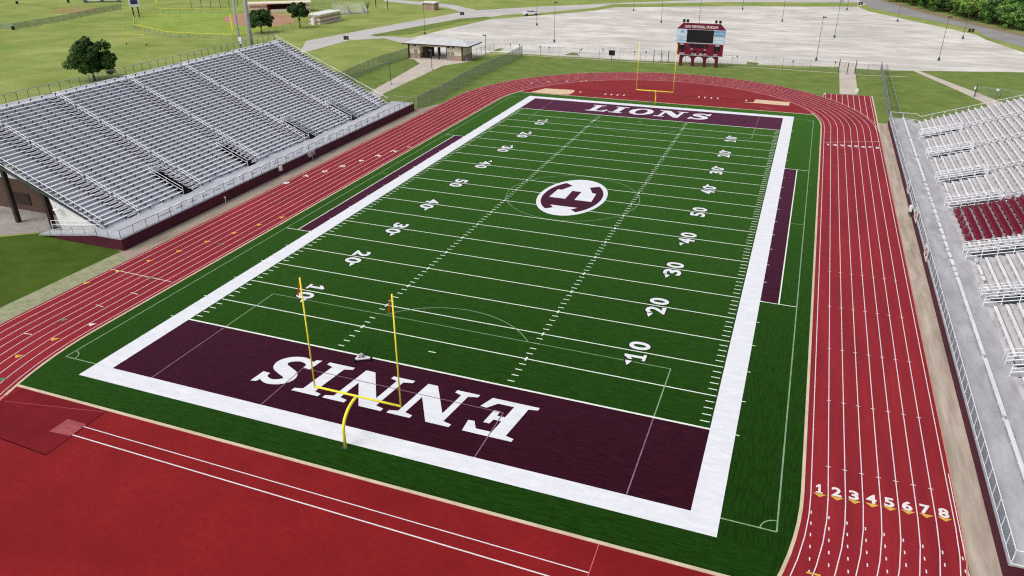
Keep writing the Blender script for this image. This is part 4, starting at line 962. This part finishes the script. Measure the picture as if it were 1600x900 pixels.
# ============================================================ POLES, LAMPS, SIGNS
def lot_pole(u, v, h, label, head='single', matl=None, proto={}):
    x, y = G(u, v); t = empty('parking_light_pole', (x, y, 0), label, 'light pole', 'slim light poles round the parking lot')
    for nm, m_, fn in (('pole', matl or m_dsteel, lambda b: b.tube([(0, 0, .6), (0, 0, h)], .07, 8, .045)), ('base', m_dsteel, lambda b: b.tube([(0, 0, 0), (0, 0, .75)], .28, 10)), ('lamp_head', m_black, lambda b: b.box(-.2, .75, -.25, .25, h-.08, h+.14))):
        k = (nm, round(h, 1), matl)
        if k not in proto:
            mb = MB(); fn(mb); me = mb.mesh(nm); me.materials.append(m_); proto[k] = me
        o = bpy.data.objects.new(nm, proto[k]); C.objects.link(o); o.parent = t
    return t
for u, v, h, lb in ((866, 66, 11, 'slim light pole in the lot, right of the white pickup truck'), (838.7, 40, 11, 'slim light pole standing in front of the white pickup truck'),
    (1275, 95, 10.6, 'slim light pole right of the scoreboard, nearest the far footpath'), (1303.5, 59, 10.4, 'slim light pole in mid lot, behind the one nearest the footpath'),
    (1466.5, 95, 10.6, 'slim light pole at the right of the lot, nearest the right grandstand'), (1504, 61, 10.6, 'slim light pole beside the grass strip and the brown bin near the woods'),
    (990, 17, 10, 'far light pole at the back of the lot, left of the scoreboard top'), (1033, 36, 10.5, 'light pole directly above the left edge of the scoreboard'),
    (1092, 40, 10.5, 'light pole directly behind the middle of the scoreboard'), (1160, 15.5, 10.5, 'light pole at the back of the lot by the long grass band, centre'),
    (1222, 34, 10.5, 'light pole in the middle of the lot, right of the scoreboard'), (1323, 16, 10.5, 'light pole by the right tip of the long grass band'),
    (1402, 34, 10.5, 'light pole at the lot edge beside the diagonal grass strip'), (664, 54, 11, 'slim light pole rising behind the ticket building')):
    lot_pole(u, v, h, lb)
for u, v, lb in ((606, 15, 'dark utility pole on the grass left of the brick shed'), (587.5, 12, 'thin dark utility pole beside the small bleachers')):
    x, y = G(u, v); t = empty('utility_pole', (x, y, 0), lb, 'pole'); b = MB().tube([(0, 0, 0), (0, 0, 11)], .16, 8, .1); local(b, 'pole', m_dbrown, t); b = MB().box(-1, 1, -.06, .06, 10, 10.2); local(b, 'cross_arm', m_dbrown, t)
for u, v, lb in ((611, 133, 'short path lamp on the left footpath, nearest the left grandstand'), (675, 110, 'short path lamp in front of the ticket building'), (759, 84, 'short path lamp right of the ticket building')):
    x, y = G(u, v); t = empty('path_lamp', (x, y, 0), lb, 'lamp', 'short lamps along the left footpath')
    b = MB().tube([(0, 0, 0), (0, 0, 4.7)], .07, 8); local(b, 'pole', m_dsteel, t); b = MB().tube([(0, 0, 0), (0, 0, .5)], .2, 8); local(b, 'base', m_path, t)
    b = MB().box(-.7, .2, -.2, .2, 4.65, 4.82); local(b, 'lamp_head', m_dsteel, t); b = MB().box(-.65, .15, -.17, .17, 4.60, 4.648); local(b, 'lens', m_lampg, t)
for u, v, z, r, lb, h in ((393, 68, 12.16, .42, 'thick grey stadium light mast behind the back row of the left grandstand', 34), (374, 63, 12.4, .22, 'thinner grey mast with a white box, left of the thick stadium mast', 30)):
    d = RV*((u-800)/FPX)-UV_*((v-450)/FPX)+_f; t_ = (-73.4-CAM[0])/d.x; y = CAM[1]+d.y*t_
    t = empty('light_mast', (-73.4, y, 0), lb, 'light mast', 'tall stadium light masts')
    smooth(local(MB().tube([(0, 0, 0), (0, 0, h)], r, 14, r*.6), 'mast', m_galv, t))
    b = MB()
    for k in range(3): b.box(-2.2, 2.2, -.08, .08, h-.3-k*1.1, h-.1-k*1.1)
    local(b, 'cross_arm', m_galv, t); b = MB()
    for k in range(3):
        for j in range(5): b.box(-2.2+j, -1.7+j, -.4, -.1, h-.45-k*1.1, h+.05-k*1.1)
    local(b, 'floodlights', m_galvl, t)
    if r < .3: local(MB().box(.1, .7, -.35, .2, 12.6, 13.7), 'control_box', m_wpaint, t)
# stubby lot signs
for k, (u, v) in enumerate(((797.6, 77), (812, 78), (844, 81), (858, 82), (908, 85), (942, 85.5), (991, 88.5), (1009, 89), (1151, 96.5), (1238, 104.5), (1304, 106))):
    x, y = G(u, v); t = empty('parking_sign', (x, y, 0), 'small sign on a short post along the near edge of the parking lot', 'sign', 'small signs along the near edge of the lot')
    local(MB().tube([(0, 0, 0), (0, 0, 1.5)], .035, 6), 'post', m_dsteel, t); local(MB().box(-.16, .16, -.05, -.02, 1.1, 1.55), 'plate', m_navy if k % 2 else m_dsteel, t)
for u, v, lb in ((541, 62, 'brown bin at the road edge behind the left grandstand'), (1517, 50.5, 'brown bin on the grass strip beside the woods road'), (1344.5, 7.5, 'dark bin at the right tip of the long grass band'), (722, 23.5, 'dark bin on the traffic island corner near the far road')):
    x, y = G(u, v); t = empty('litter_bin', (x, y, 0), lb, 'bin')
    local(MB().tube([(-.45, 0, 0), (-.45, 0, 1.0)], .38, 10), 'drum', m_trash, t); local(MB().tube([(.45, 0, 0), (.45, 0, 1.0)], .38, 10), 'second_drum', m_trash, t); local(MB().box(-.9, .9, -.1, .1, .95, 1.1), 'holder_bar', m_dsteel, t)
x, y = G(20.5, 46.5)
for u, v, lb in ((21, 46.5, 'dark drum on the practice grass at the left edge'), (27, 6, 'dark drum at the upper left corner of the far grass'), (107, 4, 'dark drum at the top of the far green field')):
    x, y = G(u, v); t = tag(MB().tube([(0, 0, 0), (0, 0, .15), (0, 0, .16), (0, 0, 1.1)], .5, 12).build('drum', m_black), lb, 'drum')
    t.location = (x, y, 0)
# practice goalposts behind the stand
x0, y0 = G(198, 70); x1, y1 = G(229, 71.5)
t = empty('practice_goalpost', ((x0+x1)/2, (y0+y1)/2, 0), 'faded yellow practice goalposts of H shape on the far grass', 'goalpost')
ax, ay = (x1-x0)/2, (y1-y0)/2
for s_ in (-1, 1):
    local(MB().tube([(s_*ax, s_*ay, 0), (s_*ax, s_*ay, 6.6 if s_ < 0 else 5.5)], .09, 8), 'upright', m_ycap, t); local(MB().tube([(s_*ax, s_*ay, 0), (s_*ax, s_*ay, .6)], .16, 8), 'foot_pad', m_dsteel, t)
local(MB().tube([(-ax, -ay, 3.05), (ax, ay, 3.05)], .08, 8), 'crossbar', m_ycap, t)
for u, v, lb in ((364, 58.5, 'tall yellow foul pole at the right end of the yellow-capped fence'), (246, 14, 'faint yellow foul pole at the far corner of the ball field')):
    x, y = G(u, v); t = empty('foul_pole', (x, y, 0), lb, 'pole'); local(MB().tube([(0, 0, 0), (0, 0, 7)], .08, 8), 'pole', m_ycap, t); local(MB().box(.08, .5, -.02, .02, 2.2, 6.8), 'side_screen', m_ycap, t)
x, y = G(214, 27)
t = empty('ball_field_scoreboard', (x, y, 0), 'white and navy ball field scoreboard on two legs behind the yellow-capped fence', 'scoreboard'); t.rotation_euler.z = radians(52)
for s_ in (-.9, .9): local(MB().box(s_-.2, s_+.2, -.15, .15, 0, 3.7), 'leg', m_black, t)
local(MB().box(-1.75, 1.75, -.2, .2, 3.6, 9.0), 'panel', m_wpaint, t); local(MB().box(-1.2, 1.2, -.26, -.205, 4.6, 6.0), 'score_face', m_navy, t)
b = MB()
for k in range(4): b.box(-1.5+k*.78, -1.0+k*.78, -.26, -.205, 6.4+.15*(k % 2), 7.1)
local(b, 'inning_boxes', m_navy, t)
# gate posts on the footpath behind the right stand
x, y = G(1522, 152)
t = empty('gate_post', (x, y, 0), 'dark gate post with a white sign where the footpath meets the fence', 'post'); local(MB().tube([(0, 0, 0), (0, 0, 2.6)], .09, 8), 'post', m_dsteel, t); local(MB().box(-.4, .0, -.05, -.01, 1.6, 2.2), 'sign_plate', m_wpaint, t)
x, y = G(1556, 152)
t = empty('gate_post', (x, y, 0), 'thin gate post with a small round white sign right of the footpath', 'post'); local(MB().tube([(0, 0, 0), (0, 0, 1.8)], .06, 8), 'post', m_dsteel, t); local(MB().tube([(0, -.08, 1.5), (0, -.04, 1.5)], .3, 12), 'sign_plate', m_wpaint, t)
for u, v, h, lb in ((1309.5, 113.5, 3.1, 'left of the three gate posts at the far footpath'), (1323, 116, 2.6, 'middle of the three gate posts at the far footpath'), (1335, 115, 3.1, 'right of the three gate posts at the far footpath'), (1021, 97.3, 3.0, 'leftmost of three thick gate posts between play clock and scoreboard'), (1032.5, 98, 3.0, 'middle of three thick gate posts between play clock and scoreboard'), (1043.5, 98.8, 3.0, 'rightmost of three thick gate posts, just left of the scoreboard legs')):
    x, y = G(u, v); t = empty('gate_post', (x, y, 0), lb, 'post', 'thick gate posts in the far fence'); local(MB().tube([(0, 0, 0), (0, 0, h)], .09, 8), 'post', m_dsteel, t); local(MB().tube([(0, 0, h), (0, 0, h+.08)], .12, 8), 'cap', m_galv, t)
x, y = G(1338.5, 143); t = empty('valve_box', (x, y, 0), 'small white box on the grass right of the footpath near the track chute', 'box'); local(MB().box(-.3, .3, -.3, .3, 0, .5), 'box', m_wpaint, t); local(MB().box(-.33, .33, -.33, .33, .5, .56), 'lid', m_wpaint, t)
# white pickup truck
x, y = G(829, 24); a = G(815, 24.5); b_ = G(843, 23)
t = empty('pickup_truck', (x, y, 0), 'white pickup truck parked by the far grass strip at the back of the lot', 'truck'); t.rotation_euler.z = atan2(b_[1]-a[1], b_[0]-a[0])+pi
def prof(pts, y0, y1): return MB().prism_y(pts, y0, y1)
b = prof([(-2.9, .45), (2.85, .45), (2.9, .9), (2.75, 1.12), (.95, 1.2), (-.85, 1.2), (-2.95, 1.15), (-2.98, .6)], -.98, .98); local(b, 'body', m_wpaint, t)
b = prof([(1.25, 1.19), (.55, 1.85), (-.75, 1.9), (-1.0, 1.19)], -.85, .85); local(b, 'cab', m_wpaint, t)
g = MB()
for s_ in (-1, 1):
    for q in ([(.95, 1.26), (.5, 1.76), (.05, 1.78), (.05, 1.26)], [(-.05, 1.26), (-.05, 1.78), (-.68, 1.79), (-.85, 1.26)]):
        g.prism_y(q, s_*.852, s_*.862)
g.hexa([(1.20, -.75, 1.27), (.66, -.72, 1.77), (.66, .72, 1.77), (1.20, .75, 1.27)], [(1.22, -.75, 1.29), (.68, -.72, 1.79), (.68, .72, 1.79), (1.22, .75, 1.29)]); local(g, 'window', m_glass, t)
for q in ((1.85, -1), (1.85, 1), (-1.85, -1), (-1.85, 1)):
    w_ = MB().tube([(q[0], q[1]*.78, .42), (q[0], q[1]*1.0, .42)], .42, 14); local(w_, 'wheel', m_tyre, t)
for s_ in (-.7, .7): local(MB().box(2.88, 2.93, s_-.2, s_+.2, .75, .95), 'headlight', m_lampg, t)
local(MB().box(-2.7, -1.1, -.82, .82, 1.16, 1.205), 'cargo_bed', m_dsteel, t)

# ============================================================ TREES
def crown_mesh(name, R, zc, n, leaf, mats, seed, squash=.8, nclump=46, low=-.55):
    rnd = random.Random(seed); mb = MB(); idx = []
    cl = []
    while len(cl) < nclump:
        v = Vector((rnd.gauss(0, 1), rnd.gauss(0, 1), rnd.gauss(0, 1))).normalized()
        if v.z < low: continue
        r = R*rnd.uniform(.45, .98)*(1+.16*sin(3*atan2(v.y, v.x)+seed)+.10*sin(5*v.z+seed))
        cl.append((Vector((v.x*r, v.y*r, v.z*r*squash)), R*rnd.uniform(.16, .30), rnd.choice((0, 0, 1))))
    for k in range(n):
        c, s_, mi = cl[rnd.randrange(len(cl))]
        d = Vector((rnd.gauss(0, 1), rnd.gauss(0, 1), rnd.gauss(0, 1))); d.normalize(); d *= s_*rnd.uniform(.3, 1.0)**.5; d.z *= .8
        p = c+d; nrm = (p.normalized()*.8+Vector((rnd.gauss(0, .6), rnd.gauss(0, .6), rnd.gauss(.35, .6)))).normalized()
        a = nrm.orthogonal().normalized(); b = nrm.cross(a); t = rnd.uniform(0, 2*pi); a, b = a*cos(t)+b*sin(t), b*cos(t)-a*sin(t)
        l = leaf*rnd.uniform(.6, 1.3); p = p+Vector((0, 0, zc))
        mb.quad(p-a*l*.6, p-b*l*.36, p+a*l*.6, p+b*l*.36); idx.append(mi if rnd.random() < .85 else 1-mi)
    me = mb.mesh(name)
    for m_ in mats: me.materials.append(m_)
    me.polygons.foreach_set('material_index', idx)
    return me, cl
def trunk_mesh(cl, zc, h, r, seed, nb=9):
    rnd = random.Random(seed); mb = MB(); top = Vector((0, 0, zc*.8))
    mb.tube([(0, 0, 0), (.03, .02, h*.4), (0, 0, h*.75), top], r, 9, r*.45)
    for c, s_, m_ in rnd.sample(cl, min(nb, len(cl))):
        st_ = Vector((0, 0, rnd.uniform(h*.6, zc*.8))); e = c*.8+Vector((0, 0, zc)); mb.tube([st_, (st_+e)/2+Vector((0, 0, .25)), e], r*.38, 6, r*.1)
    me = mb.mesh('trunk'); me.materials.append(m_bark); return me
def tree(name, loc, label, cm, tm, group=None, sc=1.0, rz=0, sz=None, cat='tree'):
    t = empty(name, (loc[0], loc[1], 0), label, cat, group); t.scale = (sc, sc, sz or sc); t.rotation_euler.z = rz
    for nm, me in (('crown', cm), ('trunk', tm)):
        o = bpy.data.objects.new(nm, me); C.objects.link(o); o.parent = t
    return t
cm, cl = crown_mesh('crown', 4.9, 4.7, 15000, .44, (m_leafA, m_leafE), 3, .80, 95, -.85); tm = trunk_mesh(cl, 5.2, 2.2, .30, 4)
tree('round_tree', G(148, 126), 'dark broad round tree standing alone behind the left grandstand', cm, tm, rz=1.0)
cm, cl = crown_mesh('crown', 3.9, 4.3, 12000, .42, (m_leafA, m_leafE), 11, .86, 70, -.8); tm = trunk_mesh(cl, 4.6, 1.8, .24, 5)
tree('round_tree', G(409, 52), 'bushy round tree beside the thick light mast', cm, tm)
cm, cl = crown_mesh('crown', 3.3, 5.0, 10000, .42, (m_leafA, m_leafE), 17, .86, 60); tm = trunk_mesh(cl, 5.4, 2.6, .2, 6)
tree('round_tree', G(469, 44), 'smaller round tree with a bare trunk in front of the banded dugout', cm, tm)
rnd = random.Random(5); mb = MB()
mb.tube([(0, 0, 0), (0, 0, 2.5), (.1, 0, 4)], .12, 6, .07)
for k in range(26):
    a = rnd.uniform(0, 2*pi); r = rnd.uniform(.6, 2.2); z = rnd.uniform(1.9, 3.6); mb.tube([(0, 0, z), (cos(a)*r*.5, sin(a)*r*.5, z+.9), (cos(a)*r, sin(a)*r, z+1.6+rnd.uniform(0, 1.2))], .045, 4, .012)
x, y = G(575, 23.5); bt = tag(mb.build('bare_tree', m_bark), 'small bare leafless tree on the grass right of the small bleachers', 'tree'); bt.location = (x, y, 0)
# the woods along the road, upper right
protos = []
for k, (R, zc, sq, ms) in enumerate(((5.6, 6.6, .95, (m_leafB, m_leafC)), (5.0, 7.0, 1.12, (m_leafC, m_leafA)), (6.2, 6.0, .82, (m_leafB, m_leafD)), (4.6, 5.4, .95, (m_leafC, m_leafB)))):
    cm, cl = crown_mesh('crown', R, zc, 5200, .80, ms, 30+k, sq, 64, -.85); protos.append((cm, trunk_mesh(cl, zc, 2.0, .3, 50+k)))
edge = [(1345, -12), (1380, -1), (1420, 9), (1450, 16), (1480, 24), (1510, 31), (1540, 38), (1570, 45), (1600, 52), (1635, 60), (1675, 70)]
kinds = ['leafy mid-green tree', 'tall deep-green tree', 'broad yellow-green tree', 'low dark-green tree']
rnd = random.Random(9)
pe = [G(*q) for q in edge]
for row, (off, hs) in enumerate(((2.5, .78), (8.5, 1.0), (16.5, 1.15), (26, 1.25))):
    L = 0
    for a, b in zip(pe, pe[1:]):
        dx, dy = b[0]-a[0], b[1]-a[1]; l = hypot(dx, dy); n = max(1, round(l/(6.0+row*1.2)))
        for j in range(n):
            s_ = (j+rnd.uniform(.1, .8))/n; nx, ny = -dy/l, dx/l
            if nx < 0: nx, ny = -nx, -ny
            o_ = off+rnd.uniform(-1.2, 2.0); kd = rnd.choice((0, 1, 2, 3) if row else (3, 0, 3, 2, 1))
            x, y = a[0]+dx*s_+nx*o_, a[1]+dy*s_+ny*o_
            q = hs*rnd.uniform(.85, 1.15)
            tree('woodland_tree', (x, y), kinds[kd]+(' at the front edge of the woods along the road, upper right', ' in the second row of the woods, upper right', ' deep inside the woods, upper right', ' at the back of the woods, upper right')[row], *protos[kd], group=kinds[kd]+'s of the roadside woods, row %s' % ('one', 'two', 'three', 'four')[row], sc=q, rz=rnd.uniform(0, 6.28), sz=q*rnd.uniform(.95, 1.2))
